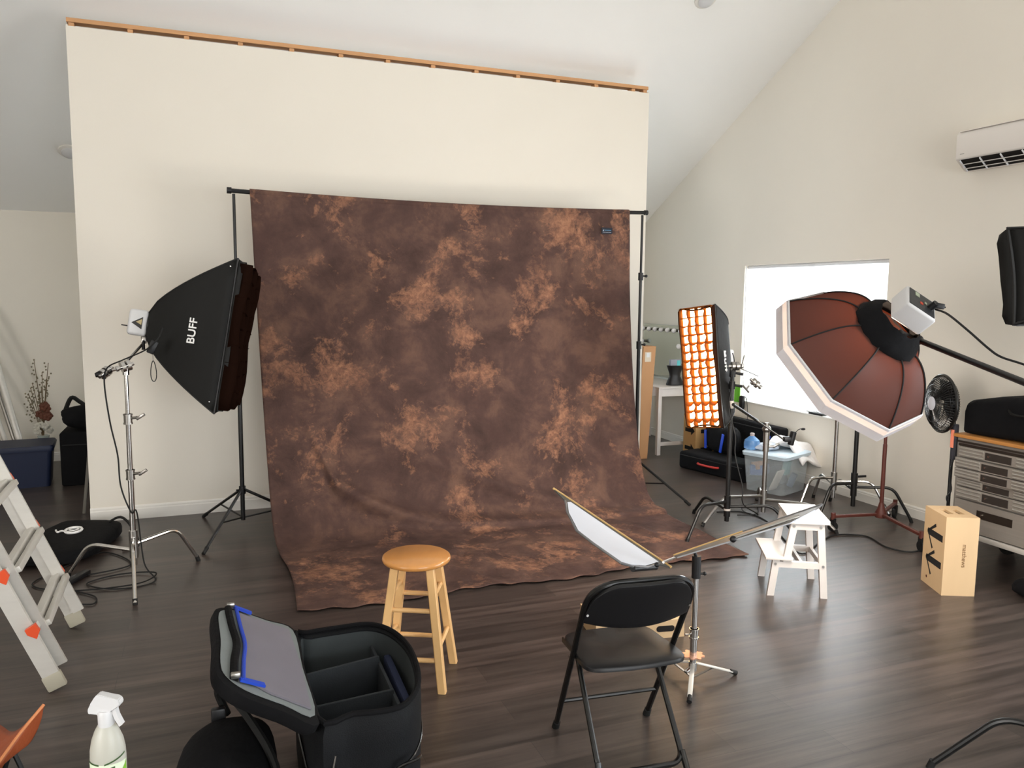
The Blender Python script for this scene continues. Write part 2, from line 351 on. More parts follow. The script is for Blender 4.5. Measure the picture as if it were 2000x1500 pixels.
# ---------------------------------------------------------------- backdrop
def muslin():
    m = bpy.data.materials.new('mottled_muslin'); m.use_nodes = True; nt = m.node_tree; n = nt.nodes; l = nt.links; b = n['Principled BSDF']
    b.inputs['Roughness'].default_value = .85; b.inputs['Specular IOR Level'].default_value = .2
    at = n.new('ShaderNodeAttribute'); at.attribute_name = 'cloth_uv'
    def noise(s, det, rg, dist=0, off=0):
        mp = n.new('ShaderNodeMapping'); mp.inputs['Location'].default_value = (off, off*1.7, 0); l.new(at.outputs['Vector'], mp.inputs[0])
        z = n.new('ShaderNodeTexNoise'); z.inputs['Scale'].default_value = s; z.inputs['Detail'].default_value = det; z.inputs['Roughness'].default_value = rg; z.inputs['Distortion'].default_value = dist
        l.new(mp.outputs[0], z.inputs['Vector']); return z
    def ramp(src, stops):
        r = n.new('ShaderNodeValToRGB'); e = r.color_ramp.elements
        while len(e) < len(stops): e.new(.5)
        for x, (p, c) in zip(e, stops): x.position = p; x.color = c if len(c) == 4 else (*c, 1)
        l.new(src, r.inputs[0]); return r
    def mixc(f, a, bb, mode='MIX'):
        x = n.new('ShaderNodeMix'); x.data_type = 'RGBA'; x.blend_type = mode
        for s, i in ((f, 0), (a, 6), (bb, 7)):
            if hasattr(s, 'is_output'): l.new(s, x.inputs[i])
            else: x.inputs[i].default_value = s
        return x.outputs[2]
    base = ramp(noise(3.0, 8, .65, .3).outputs[0], [(.30, lin('3F2F2B')), (.5, lin('543F39')), (.72, lin('735749'))])
    big = noise(1.9, 9, .68, .35, 3.1); fine = noise(17, 8, .78, .7, 8)
    ad = n.new('ShaderNodeMath'); ad.operation = 'MULTIPLY_ADD'; l.new(fine.outputs[0], ad.inputs[0]); ad.inputs[1].default_value = .34; sb_ = n.new('ShaderNodeMath'); sb_.operation = 'SUBTRACT'; l.new(big.outputs[0], sb_.inputs[0]); sb_.inputs[1].default_value = .03; l.new(sb_.outputs[0], ad.inputs[2])
    mk = ramp(ad.outputs[0], [(.675, (0, 0, 0)), (.72, (.42, .42, .42)), (.81, (.95, .95, .95))])
    patch = ramp(fine.outputs[0], [(.35, lin('7E5847')), (.6, lin('A0745A'))])
    c1 = mixc(mk.outputs[0], base.outputs[0], patch.outputs[0])
    dk = ramp(noise(2.4, 8, .7, .5, 21).outputs[0], [(.52, (0, 0, 0)), (.64, (.6, .6, .6))])
    c2 = mixc(dk.outputs[0], c1, lin('4A3632'))
    l.new(c2, b.inputs['Base Color'])
    bp = n.new('ShaderNodeBump'); bp.inputs['Strength'].default_value = .5; bp.inputs['Distance'].default_value = .03
    l.new(noise(5, 5, .55, 1.2, 40).outputs[0], bp.inputs['Height']); l.new(bp.outputs[0], b.inputs['Normal'])
    return m
PROF = [(6.372, 2.612), (6.36, 2.3), (6.352, 1.95), (6.315, 1.53), (6.262, 1.116), (6.20, .78), (6.125, .477), (6.02, .22), (5.90, .075), (5.70, .022), (5.40, .012), (5.0, .010), (4.57, .010)]
PR = smoothp([(0, y, z) for y, z in PROF], 8)
cum = [0]
for a, b in zip(PR, PR[1:]): cum.append(cum[-1]+(b-a).length)
def prof_at(s):
    s *= cum[-1]
    for i in range(len(PR)-1):
        if s <= cum[i+1]+1e-9:
            t = (s-cum[i])/(cum[i+1]-cum[i]+1e-9); return PR[i].lerp(PR[i+1], t)
    return PR[-1]
def gauss(x, w): return math.exp(-(x/w)**2)
def bar_z(x): 
    t = (x-.236)/(3.75-.236); return 2.622-.035*4*t*(1-t)*.9
def cloth_pt(u, v):
    P = prof_at(v); z = P.z; s = v*cum[-1]
    xl = .345+.085*min(1, s/2.9)+.03*gauss(s-3.3, .5); xr = 3.60+.02*min(1, s/2.5)
    if s > 2.9: xl += .02*sin((s-2.9)*2.2); 
    x = xl+(xr-xl)*u; y = P.y
    hang = max(0, 1-s/2.7)
    if s < .5: z += (bar_z(x)-2.612)*(1-s/.5)
    else: z += 0
    # folds: soft vertical drape above, sweeping swags where the cloth turns onto the floor
    y += .012*sin(x*6.3+.8)*sin(min(1, s/1.5)*pi*.5)*(1 if s < 3 else max(0, 1-(s-3)/.4))
    hg = 1 if s < 2.6 else max(0, 1-(s-2.6)/.5)
    y -= hg*(.007*gauss(x-1.98-.03*s, .018)+.004*gauss(x-3.28, .16)*sin(x*75+sin(s*5)*2)+.003*gauss(x-2.9, .2)*sin(x*52+s*2))+.004*gauss(s-.16, .012)
    amp = gauss(s-2.45, .75)
    d1 = (s-(2.25+.55*(1-math.exp(-(x-.9)*1.5)))) if x > .9 else (s-2.25+(.9-x)*2.5)
    y -= .085*gauss(d1, .075)*amp*min(1, max(0, (x-.65)*3)); z += .035*gauss(d1, .075)*amp*min(1, max(0, (x-.65)*3))
    d2 = s-(2.05+.42*(x-1.5)) if x < 2.6 else s-(2.51+.12*(x-2.6))
    y -= .055*gauss(d2, .07)*gauss(x-2.4, 1.0)*amp; z += .024*gauss(d2, .07)*gauss(x-2.4, 1.0)*amp
    if s > 2.9:
        z += .006*abs(sin(x*9+s*4))*gauss(s-3.3, .5)+.004*(1+sin(x*23+s*11))*.5
        z += .014*gauss((x-3.1)-(s-3.0)*.35, .035)*gauss(s-3.2, .5)+.010*gauss((x-2.5)-(s-3.0)*.6, .03)*gauss(s-3.4, .4)+.012*gauss((x-1.3)-(s-3.1)*.5, .035)*gauss(s-3.6, .4)
        z = max(z, .008)
    if v > .97: y += .03*sin(x*5)*((v-.97)/.03)+.012*sin(x*31)*((v-.97)/.03)
    # far right front corner is pulled outwards
    return V((x, y, z)), s
bm = NB(); lay = bm.verts.layers.float_vector.new('cloth_uv'); NU, NV = 200, 170; g = []
for i in range(NU+1):
    row = []
    for j in range(NV+1):
        P, s = cloth_pt(i/NU, j/NV); v = bm.verts.new(P); v[lay] = V((P.x, s, 0)); row.append(v)
    g.append(row)
for i in range(NU):
    for j in range(NV): bm.faces.new((g[i][j], g[i+1][j], g[i+1][j+1], g[i][j+1]))
musl = muslin()
cloth = obj('backdrop_cloth', bm, musl, smooth=60); solid(cloth, .003)
tag(cloth, 'mottled brown muslin photo backdrop hanging from the crossbar and sweeping onto the floor', 'backdrop')
# hem pocket wrapped round the bar and woven maker label
bm = NB(); lay = bm.verts.layers.float_vector.new('cloth_uv')
prev = None
for i in range(NU+1):
    x = .345+(3.60-.345)*i/NU; zc = bar_z(x); r = [bm.verts.new(V((x, 6.392+.026*cos(a), zc+.026*sin(a)))) for a in [2*pi*k/12 for k in range(12)]]
    for v in r: v[lay] = V((x, -v.co.z+2.6, 0))
    if prev: bridge(bm, prev, r)
    prev = r
obj('hem_pocket', bm, musl, cloth, smooth=60)
lp = PY(1184, 451, 6.36); bm = NB(); box(bm, lp+V((0, -.012, 0)), (.108, .003, .054)); lb = obj('maker_label', bm, mat('label_navy', '141826', .6), cloth, smooth=0, label='small navy woven label with a white emblem')
bm = NB(); prism(bm, [lp+V(p) for p in ((-.043, -.0145, -.003), (-.030, -.0145, -.003), (-.030, -.0145, .014))], (0, -.001, 0)); 
for i in range(6): box(bm, lp+V((-.036+i*.0145, -.0145, -.013)), (.0105, .001, .004))
lt = obj('lettering', bm, mat('label_white', 'A9B4C4', .6), lb, smooth=0)
bm = NB(); 
for i in range(7): box(bm, lp+V((-.02+i*.0095, -.0145, .005)), (.007, .001, .008))
obj('lettering', bm, mat('label_blue', '4D7C9E', .6), lb, smooth=0)

# black stand for the backdrop: two tripods and a sagging crossbar
bs = thing('backdrop_stand', 'black metal backdrop stand with two tripod uprights and a crossbar', 'stand', (.23, 6.392, 0))
def tripod(parent, x, y, angs, top, r=.59, zc=.33, rc=.017, m=black_m, join=(1.42, 2.05)):
    bm = NB(); cyl(bm, (x, y, .09), (x, y, join[0]), rc); cyl(bm, (x, y, join[0]), (x, y, join[1]), rc*.8); cyl(bm, (x, y, join[1]), (x, y, top), rc*.65); obj('pole', bm, m, parent)
    for z in join:
        bm = NB(); cyl(bm, (x, y, z-.04), (x, y, z+.03), rc*1.4); cyl(bm, (x, y, z), (x+.04, y-.02, z), .008); sphere(bm, (x+.045, y-.022, z), .014, 8); obj('collar', bm, blackpl, parent)
    bm = NB(); cyl(bm, (x, y, zc-.03), (x, y, zc+.03), rc*1.5); cyl(bm, (x, y, zc), (x-.045, y-.02, zc+.005), .007); obj('collar', bm, blackpl, parent)
    for a in angs:
        d = V((cos(a), sin(a), 0)); t = V((x, y, 0))+d*r; h = V((x, y, zc))+d*.02
        bm = NB(); tube(bm, [h, t+V((0, 0, .012))], .0115, 8); leg = obj('leg', bm, m, parent)
        bm = NB(); cyl(bm, t+(h-t).normalized()*.06+V((0, 0, .008)), t+V((0, 0, .006)), .015, .013); obj('foot', bm, rubber, leg)
        bm = NB(); tube(bm, [V((x, y, .11)), h.lerp(t, .52)], .007, 6); obj('brace', bm, m, parent)
tripod(bs, .23, 6.392, [radians(a) for a in (-120, 120, 0)], 2.60)
tripod(bs, 3.745, 6.392, [radians(a) for a in (-64, 56, 176)], 2.60)
bm = NB(); tube(bm, [(x, 6.392, bar_z(x)) for x in [.185+(3.79-.185)*i/24 for i in range(25)]], .017, 10); cb = obj('crossbar', bm, black_m, bs)
bm = NB(); cyl(bm, (.182, 6.392, bar_z(.18)), (.215, 6.392, bar_z(.2)), .024); cyl(bm, (3.765, 6.392, bar_z(3.76)), (3.795, 6.392, bar_z(3.79)), .022); obj('end_cap', bm, blackpl, cb)

# ---------------------------------------------------------------- light modifiers
def softbox(name, label, c, ax, up, w, h, dep, r0=.09, r0h=None, lip=.07, bul=.8, m=blackny, group=None, cat='softbox', lm=None, piping=True):
    """rectangular softbox: c centre of the front edge, ax the way it shines"""
    s, u, a = frame(ax, up); c = V(c)
    th = thing(name, label, cat, c, 0, group)
    def ringp(t, fw=0):
        f = t**bul if fw == 0 else 1; hw = r0+(w/2-r0)*f; hh = (r0h or r0)+(h/2-(r0h or r0))*f; q = c-a*dep*(1-t)+a*fw; out = []
        n = 8
        for i in range(4):
            A = [(-1, -1), (1, -1), (1, 1), (-1, 1)][i]; B = [(-1, -1), (1, -1), (1, 1), (-1, 1)][(i+1) % 4]
            for k in range(n):
                x = A[0]+(B[0]-A[0])*k/n; y = A[1]+(B[1]-A[1])*k/n
                sag = 1-.055*sin(pi*k/n)*f
                if i in (0, 2): out.append(q+s*(x*hw)+u*(y*hh*sag))
                else: out.append(q+s*(x*hw*sag)+u*(y*hh))
        return out
    bm = NB(); R = loft(bm, [ringp((i/10)) for i in range(11)], caps=False); bm.faces.new(R[0])
    o = obj('shell', bm, m, th, smooth=40); solid(o, .004)
    if piping:
        bm = NB()
        for i in range(4): tube(bm, [ringp(k/10)[i*8] for k in range(11)], .006, 6)
        rp = ringp(1); tube(bm, rp, .007, 6, closed=True); obj('rib', bm, black_m, o)
    if lip:
        rr = random.Random(3); A = ringp(1); B = [p+a*lip+s*rr.uniform(-.012, .006)+u*rr.uniform(-.010, .010)+a*rr.uniform(-.012, .012) for p in A]
        B = [B[i]*.5+(B[i-1]+B[(i+1) % len(B)])*.25 for i in range(len(B))]
        bm = NB(); loft(bm, [A, [p.lerp(q, .5) for p, q in zip(A, B)], B], caps=False); o2 = obj('front_lip', bm, lm or m, th); solid(o2, .003)
    return th, s, u, a, ringp
# left softbox, on the chrome stand in front of the partition
gridbrown = fabric_thin('grid_fabric', '20130E', '3A1B0E', .25)
ts, bs_ = D(478, 508, 4.93), D(431, 810, 4.93)
up = (ts-bs_); Hh = up.length; upn = up.normalized()
vd = (((ts+bs_)/2)-CP).normalized(); rt = vd.cross(upn).normalized()*1
ax = (rt*1.0-vd*.10).normalized(); ax = (ax-upn*ax.dot(upn)).normalized()
Wd = .80
sideL = ax.cross(upn)
cL = (ts+bs_)/2+vd*(Wd/2) ; cL += ax*0
sbL, s, u, a, rg = softbox('softbox', 'large black rectangular softbox with BUFF printed in white, beside the mottled backdrop', cL, ax, upn, Wd, Hh*1.0, .52, r0=.075, lip=.035, bul=.72)
near = -1 if (cL+s*(-1)-CP).length < (cL+s-CP).length else 1
# lettering on the near panel: panel runs from ring (r0) to the front edge (Wd/2)
pn0 = rg(.70); 
def panel_pt(t, y):   # t towards the front, y in -1..1 along the height
    f = t**.72; hw = .075+(Wd/2-.075)*f; hh = .075+(Hh/2-.075)*f
    return cL-a*.52*(1-t)+s*near*(hw*(1-.055*f*cos(y*pi/2)))+u*(y*hh)
p0 = panel_pt(.60, .0); tx = (panel_pt(.7, 0)-panel_pt(.54, 0)).normalized(); nn = tx.cross(u).normalized()
if nn.dot(CP-p0) < 0: nn = -nn
bm = text_bm('BUFF', .075, p0+nn*.012, u, -tx if (u.cross(-tx)).dot(nn) > 0 else tx, .002)
obj('logo', bm, white_ink, sbL, smooth=0, label='white BUFF lettering')
bm = NB(); gd = .07; nW, nH = 6, 9
for i in range(nW+1):
    x = -Wd/2*.97+Wd*.97*i/nW; sheet(bm, 1, 12, lambda p, q: cL+a*(.015+gd*p+.012*sin(q*9+i*2)*p)+s*(x+.01*sin(q*13+i))+u*((q-.5)*Hh*.95))
for j in range(nH+1):
    y = -Hh/2*.95+Hh*.95*j/nH; sheet(bm, 1, 8, lambda p, q: cL+a*(.015+gd*p)+u*(y+.012*sin(q*9+j))+s*((q-.5)*Wd*.97))
o = obj('fabric_grid', bm, gridbrown, sbL, label='brown fabric grid'); solid(o, .003)
bm = NB(); sheet(bm, 1, 1, lambda p, q: cL+a*.0+s*((p-.5)*Wd*.97)+u*((q-.5)*Hh*.95)); obj('diffuser', bm, fabric_thin('dark_diffuser', '3E2A20', '3E2A20', .3), sbL)
bm = NB()
for t, y in ((.93, .93), (.93, -.90)): sphere(bm, panel_pt(t, y)+nn*.006, .006, 8)
obj('rivet', bm, chrome, sbL)

# strobe head on that softbox
bk = cL-a*.52; st = thing('studio_strobe', 'small white studio flash head behind the black BUFF softbox', 'flash head', bk, 0)
Mx = Matrix((s, u, a)).transposed()
bm = NB(); box(bm, bk-a*.062, (.15, .17, .12), Mx, bev=.022, seg=3); hd = obj('housing', bm, whitepl, st)
q = bk-a*.062+s*near*.0765
bm = NB(); prism(bm, [q+a*.030+u*.040, q+a*.030-u*.040, q-a*.035-u*.004], s*near*.002); obj('emblem', bm, black_m, hd, smooth=0, label='black triangular emblem')
bm = NB(); prism(bm, [q+a*.026+u*.026+s*near*.0022, q+a*.026-u*.012+s*near*.0022, q-a*.008+u*.004+s*near*.0022], s*near*.001); obj('emblem', bm, mat('emblem_gold', 'B7A67A', .5), hd, smooth=0, label='pale gold inset of the emblem')
bm = NB(); cyl(bm, bk+a*.008, bk-a*.004, .085); obj('speed_ring', bm, black_m, st)
bm = NB(); cyl(bm, bk-a*.03-u*.085, bk-a*.02-u*.125, .014); box(bm, bk-a*.02-u*.105, (.04, .05, .03), Mx, bev=.006); obj('yoke', bm, nickel, st)
bm = NB(); cyl(bm, bk-a*.02-u*.11+s*near*.02, bk-a*.01-u*.17+s*near*.03, .008, .011); obj('tilt_handle', bm, blackpl, st)
bm = NB(); cyl(bm, bk-a*.12+u*-.03, bk-a*.17+u*-.03, .004); obj('antenna', bm, black_m, st)
armL_top = bk-a*.02-u*.125

def leg_c(bm, x, y, ang, R, zh, r=.0125, knee=.66, kz=None):
    d = V((cos(ang), sin(ang), 0)); b = V((x, y, 0)); kz = zh+.03 if kz is None else kz
    tube(bm, fillet([b+d*.02+V((0, 0, zh)), b+d*R*knee+V((0, 0, kz)), b+d*R+V((0, 0, .013))], .07), r, 10)
def cstand(name, label, x, y, angs, R, m, zs=(.28, .24, .20), col=((.10, 1.0, .0175),), cat='light stand', group=None, collars=(), top=None, cm=None, foot=.12, tips=True, r=.0125):
    th = thing(name, label, cat, (x, y, 0), 0, group)
    for ang, zh in zip(angs, zs):
        bm = NB(); leg_c(bm, x, y, ang, R, zh, r); lg = obj('leg', bm, m, th)
        if tips:
            d = V((cos(ang), sin(ang), 0)); e = V((x, y, 0))+d*R; bm = NB(); cyl(bm, e+V((0, 0, .0)), e-d*.012+V((0, 0, .035)), .0145); obj('foot', bm, rubber, lg)
    bm = NB(); cyl(bm, (x, y, min(zs)-.05), (x, y, max(zs)+.05), .026); obj('hub', bm, cm or nickel, th)
    for (z0, z1, rr) in col:
        bm = NB(); cyl(bm, (x, y, z0), (x, y, z1), rr); obj('column', bm, m, th)
    for z in collars:
        bm = NB(); cyl(bm, (x, y, z-.045), (x, y, z+.02), .025); cyl(bm, (x, y, z-.045), (x, y, z-.035), .028); cyl(bm, (x, y, z+.012), (x, y, z+.02), .028)
        cyl(bm, (x, y, z-.01), (x+.055, y-.03, z+.0), .009)
        cl = obj('collar', bm, cm or chrome, th); bm = NB(); obox(bm, (x+.05, y-.028, z-.012), (x+.10, y-.045, z+.022), .012, .02, bev=.004); obj('knob', bm, cm or chrome, cl)
    return th
def grip(bm, c, ax_, r=.035, hd=None):
    c = V(c); s_, u_, a_ = frame(ax_)
    cyl(bm, c-a_*.028, c-a_*.006, r, n=20); cyl(bm, c+a_*.006, c+a_*.028, r, n=20); cyl(bm, c-a_*.05, c+a_*.05, .012)
    cyl(bm, c+a_*.045, c+a_*.06, .018); 
    if hd: tube(bm, [c+a_*.055, c+a_*.055+V(hd)], .009, 8)

# chrome stand under the left softbox
cx, cy = -.477, 5.505
angs = [math.atan2(P[1]-cy, P[0]-cx) for P in (FL(264, 1182), FL(388, 1095))]; angs.append((angs[0]+angs[1])/2+pi)
cs = cstand('light_stand', 'chrome light stand with turtle-style legs left of the backdrop', cx, cy, angs, .46, chrome, col=((.10, .72, .0175), (.70, 1.08, .0150), (1.06, 1.37, .0125)), collars=(.71, 1.07), cm=nickel)
hc = V((cx, cy, 1.395)); knob = D(205, 728, 4.9)
bm = NB(); grip(bm, hc, (knob-hc), .036); cyl(bm, (cx, cy, 1.34), (cx, cy, 1.38), .02); obj('grip_head', bm, chrome, cs)
bm = NB(); tube(bm, [hc+V((.0, -.02, .02)), armL_top], .0085, 8); obj('arm', bm, nickel, cs)
bm = NB(); tube(bm, [hc, knob], .010, 8); grip(bm, knob, (armL_top-knob), .032); k2 = obj('grip_head', bm, chrome, cs)
bm = NB(); kk = D(186, 733, 4.88); tube(bm, [knob, knob.lerp(kk, .5), kk], [.018, .022, .014], 10); obj('knob', bm, blackpl, k2, label='black rubber knob')
# radio trigger with wrist loop
tg = D(298, 678, 4.9); rt_ = thing('radio_trigger', 'small black radio trigger with a hanging wrist loop, clipped below the white flash head', 'trigger', tg)
bm = NB(); box(bm, tg, (.045, .03, .085), Matrix.Rotation(radians(25), 3, 'Y'), bev=.008); obj('case', bm, blackpl, rt_)
bm = NB(); tube(bm, [tg+V((0, 0, -.04)), tg+V((.0, 0, -.085))], .0015, 6); lo = [tg+V((.016*sin(t)*(1-.3*cos(t)), 0, -.15+.065*cos(t))) for t in [2*pi*k/20 for k in range(20)]]; tube(bm, lo, .003, 6, closed=True); obj('wrist_loop', bm, rubber, rt_)
# cable from the flash down the stand
bm = NB(); tube(bm, smoothp([D(318, 640, 4.9), D(308, 662, 4.86), D(285, 683, 4.86), D(240, 703, 4.86), D(212, 716, 4.86), D(204, 735, 4.86), D(206, 770, 4.88), D(216, 830, 4.9), D(230, 890, 4.93), D(236, 950, 4.95), D(256, 1000, 4.97), V((cx+.03, cy-.03, .45)), V((cx+.06, cy-.04, .12)), V((cx+.12, cy-.10, .008)), V((cx-.1, cy-.16, .008)), V((cx-.28, cy+.0, .008)), V((cx-.1, cy+.12, .008)), V((cx+.12, cy+.05, .016)), V((cx+.02, cy-.13, .016)), V((cx-.35, cy-.1, .008)), V((cx-.6, cy+.1, .008)), V((cx-.45, cy+.42, .008)), V((cx-.25, cy+.65, .008)), V((cx-.05, cy+.3, .008)), V((cx-.35, cy+.15, .012)), FL(150, 1125, .008), FL(140, 1150, .008), FL(185, 1165, .008), FL(180, 1180, .008), FL(130, 1178, .008)], 8), .0048, 6)
tag(obj('power_cable', bm, rubber), 'black power cable hanging from the left flash head, looped on the floor below', 'cable')
bm = NB(); pb = FL(150, 1128, .02); obox(bm, pb+V((-.05, -.1, 0)), pb+V((.05, .1, 0)), .05, .035, bev=.008); tag(obj('power_adapter', bm, blackpl), 'small black inline power adapter among the looped cable on the left floor', 'adapter')

# ---------------------------------------------------------------- black bag with white logo on the left floor
def lump(bm, c, sx, sy, sz, rot=0, n=28, seed=1, p=2.6, wob=.05, flat=True):
    """soft-sided bag: superellipsoid sitting on the floor"""
    r = random.Random(seed); ph = [r.uniform(0, 6.28) for _ in range(6)]; M = Matrix.Rotation(rot, 3, 'Z')
    def sg(v, e): return math.copysign(abs(v)**e, v)
    rings = []
    for j in range(n//2+1):
        la = -pi/2+pi*j/(n//2); ring = []
        for i in range(n):
            lo = 2*pi*i/n; e = 2/p
            x = sg(cos(la), e)*sg(cos(lo), e); y = sg(cos(la), e)*sg(sin(lo), e); z = sg(sin(la), e)
            w = 1+wob*(sin(3*lo+ph[0]+2*la)+sin(5*lo+ph[1])*cos(3*la+ph[2]))
            q = V((x*sx*w, y*sy*w, (z*(1+wob*sin(2*lo+ph[3])) + 1)*sz))
            ring.append(V(c)+M @ q)
        rings.append(ring)
    bot, topc = rings[0][0]*0, rings[-1][0]*0
    R = [[bm.verts.new(q) for q in ring] for ring in rings[1:-1]]
    for a_, b_ in zip(R, R[1:]): bridge(bm, a_, b_)
    bm.faces.new(R[0]); bm.faces.new(R[-1])
gb = FL(135, 1062); gb = V((-.97, 6.36, 0)); g1 = thing('gear_bag', 'flat black gear bag with white swirl logo lying on the floor by the ladder', 'bag', gb)
bm = NB(); lump(bm, gb, .27, .44, .055, radians(-14), seed=4, p=4.0, wob=.045); obj('body', bm, blackfab, g1)
bm = NB(); lc = gb+V((.02, .06, .118)); tube(bm, [lc+V((.055*cos(t), .075*sin(t), 0)) for t in [2*pi*k/24 for k in range(24)]], .009, 6, closed=True); tube(bm, [lc+V((.03*cos(t), .035*sin(t)+.02, 0)) for t in [2*pi*k/16 for k in range(16)]], .007, 6, closed=True); tube(bm, smoothp([lc+V((-.12, .04, -.001)), lc+V((-.10, -.02, 0)), lc+V((-.07, .0, 0)), lc+V((.0, -.07, 0))], 5), .007, 6)
obj('logo', bm, white_ink, g1, label='white swirl emblem')
bm = NB(); tube(bm, smoothp([gb+V((.20, .26, .08)), gb+V((.32, .2, .15)), gb+V((.42, .0, .10)), gb+V((.46, -.15, .015)), gb+V((.36, -.2, .012))], 6), .010, 6); obj('handle', bm, rubber, g1)

# ---------------------------------------------------------------- folding ladder at the left edge
LA, LB = FL(116, 1352), FL(156, 1221)
uu = (LB-LA).normalized(); LW = (LB-LA).length; nn2 = V((-uu.y, uu.x, 0)); el = radians(68.5); dd = nn2*cos(el)+V((0, 0, sin(el))); fn = dd.cross(uu).normalized()
ld = thing('ladder', 'pale aluminium multi-position ladder with orange rung locks at the left edge', 'ladder', LA)
LL = 1.75
def rail(off, k0, w, t, side, nm='rail'):
    bm = NB(); P = LA+uu*off+fn*side
    a0 = P+dd*k0; b0 = P+dd*LL; obox(bm, a0, b0, t, w, up=fn); return obj(nm, bm, alu, ld, smooth=0)
for off, sg_ in ((.02, 1), (LW-.02, -1)):
    r1 = rail(off, .06, .072, .024, 0)
    bm = NB(); P = LA+uu*off; a0 = P+dd*.035; obox(bm, a0-dd*.02, a0+dd*.06, .032, .084, up=fn, bev=.008); obj('foot', bm, mat('foot_plastic', 'A9A493', .6), r1)
    rail(off+sg_*.045, .10, .055, .018, -.045)
z = 0
ts_ = [.33, .62, .91, 1.20, 1.49]
for k_, t_ in enumerate(ts_):
    bm = NB(); obox(bm, LA+dd*t_-fn*.03, LA+uu*LW+dd*t_-fn*.03, .042, .03, up=dd, bev=.004)
    rn = obj('rung', bm, alu, ld)
    bm = NB(); obox(bm, LA+uu*.07+dd*(t_-.02)-fn*.075, LA+uu*(LW-.07)+dd*(t_-.02)-fn*.075, .03, .03, up=dd, bev=.004); obj('rung', bm, alu, ld)
    for off in (.0, LW):
        bm = NB(); P = LA+uu*off+dd*t_-fn*.034; s0 = -1 if off == 0 else 1
        prism(bm, [P+fn*.026+dd*.018, P-fn*.022+dd*.026, P-fn*.026-dd*.012, P+fn*.0-dd*.042, P+fn*.026-dd*.008], uu*s0*.022); obj('rung_lock', bm, orange_m, rn, smooth=0, label='orange rung lock')

# ---------------------------------------------------------------- sling chair corner, bottom left
bf = thing('sling_chair', 'cognac leather butterfly sling chair, only one pointed wing in view at the lower left corner', 'chair', (-.62, 2.05, 0))
tip = D(86, 1376, 2.1)
topc = smoothp([tip, D(62, 1402, 2.12), D(42, 1422, 2.14), D(22, 1430, 2.16), D(0, 1416, 2.2), D(-60, 1385, 2.3)], 6)
fold = smoothp([tip, D(45, 1425, 2.05), D(15, 1465, 2.0), D(-10, 1500, 1.96), D(-40, 1540, 1.93), D(-70, 1580, 1.9)], 6)
rgt = smoothp([tip, D(82, 1397, 2.10), D(69, 1430, 2.10), D(50, 1457, 2.08), D(20, 1470, 2.05), D(-30, 1560, 2.0)], 6)
def at_(c_, t_): t_ *= len(c_)-1; i_ = min(int(t_), len(c_)-2); return c_[i_].lerp(c_[i_+1], t_-i_)
bm = NB(); sheet(bm, 8, 24, lambda u_, v_: at_(fold, v_).lerp(at_(topc, v_), u_)-V((0, 0, .02*sin(pi*u_)*v_))); o = obj('seat', bm, leather, bf, smooth=60); solid(o, .005)
bm = NB(); sheet(bm, 8, 24, lambda u_, v_: at_(fold, v_).lerp(at_(rgt, v_), u_)+CF*(.02*sin(pi*u_)*sin(pi*v_))); o = obj('pocket', bm, leather, bf, smooth=60); solid(o, .006)
bm = NB(); tube(bm, fold, .004, 6); obj('welt', bm, mat('leather_edge', 'C07A4C', .5), bf)
bm = NB(); f0 = D(22, 1480, 2.0); tube(bm, fillet([D(26, 1468, 2.06), D(42, 1500, 2.07), V((-.35, 2.28, .012)), V((-.95, 1.75, .012)), V((-1.1, 1.6, .75))], .05), .0065, 8); obj('frame', bm, black_m, bf)
bm = NB(); tube(bm, fillet([D(18, 1472, 2.04), V((-.72, 2.30, .012)), V((-.50, 1.75, .012)), V((-.30, 1.6, .55))], .05), .0065, 8); obj('frame', bm, black_m, bf)

# ---------------------------------------------------------------- spray bottle on a low side table
sp = D(211, 1470, 2.0); sb0 = V((sp.x, sp.y, 0)); zt = HT(208, 1350, sp); zb = zt-.275
tb = thing('side_table', 'low black side table just below the lower edge under the spray bottle', 'table', (sp.x, sp.y-.16, 0))
bm = NB(); lathe(bm, [(.0, zb-.03), (.21, zb-.03), (.215, zb-.015), (.21, zb)], (sp.x, sp.y-.16, 0), n=40); obj('top', bm, blackpl, tb)
for k_ in range(3):
    a_ = 2*pi*k_/3+.5; bm = NB(); tube(bm, [V((sp.x+.12*cos(a_), sp.y-.16+.12*sin(a_), zb-.03)), V((sp.x+.19*cos(a_), sp.y-.16+.19*sin(a_), .0))], .012, 8); obj('leg', bm, blackpl, tb)
bt = thing('spray_bottle', 'white plastic trigger spray bottle with green leaf label, lower left', 'bottle', (sp.x, sp.y, zb))
bot_m = mat('frosted_bottle', 'C6C5BA', .4, var=.03, trans=.15)
bm = NB(); rw = .0435; prof = [(.036, 0), (.042, .006), (.043, .02), (.0435, .10), (.0425, .125), (.038, .15), (.030, .172), (.022, .187), (.020, .19)]
sr, su = CR.normalized(), V((0, 0, 1)); fd = su.cross(sr)
rings = []
for r_, z_ in prof: rings.append([V((sp.x, sp.y, zb+z_))+sr*(r_*cos(t))+fd*(r_*.8*sin(t)) for t in [2*pi*k/28 for k in range(28)]])
loft(bm, rings); obj('body', bm, bot_m, bt, smooth=50)
bm = NB(); lathe(bm, [(.0195, 0), (.0195, .035), (.017, .04)], (sp.x, sp.y, zb+.188)); obj('neck', bm, whitepl, bt)
tr = V((sp.x, sp.y, zb+.225)); hw = fd*.0115
pts = [(-.040, -.005), (-.041, .006), (-.032, .024), (-.022, .040), (-.014, .047), (.030, .036), (.038, .033), (.042, .022), (.036, .013), (.016, .006), (.016, -.012), (-.016, -.012), (-.016, -.003)]
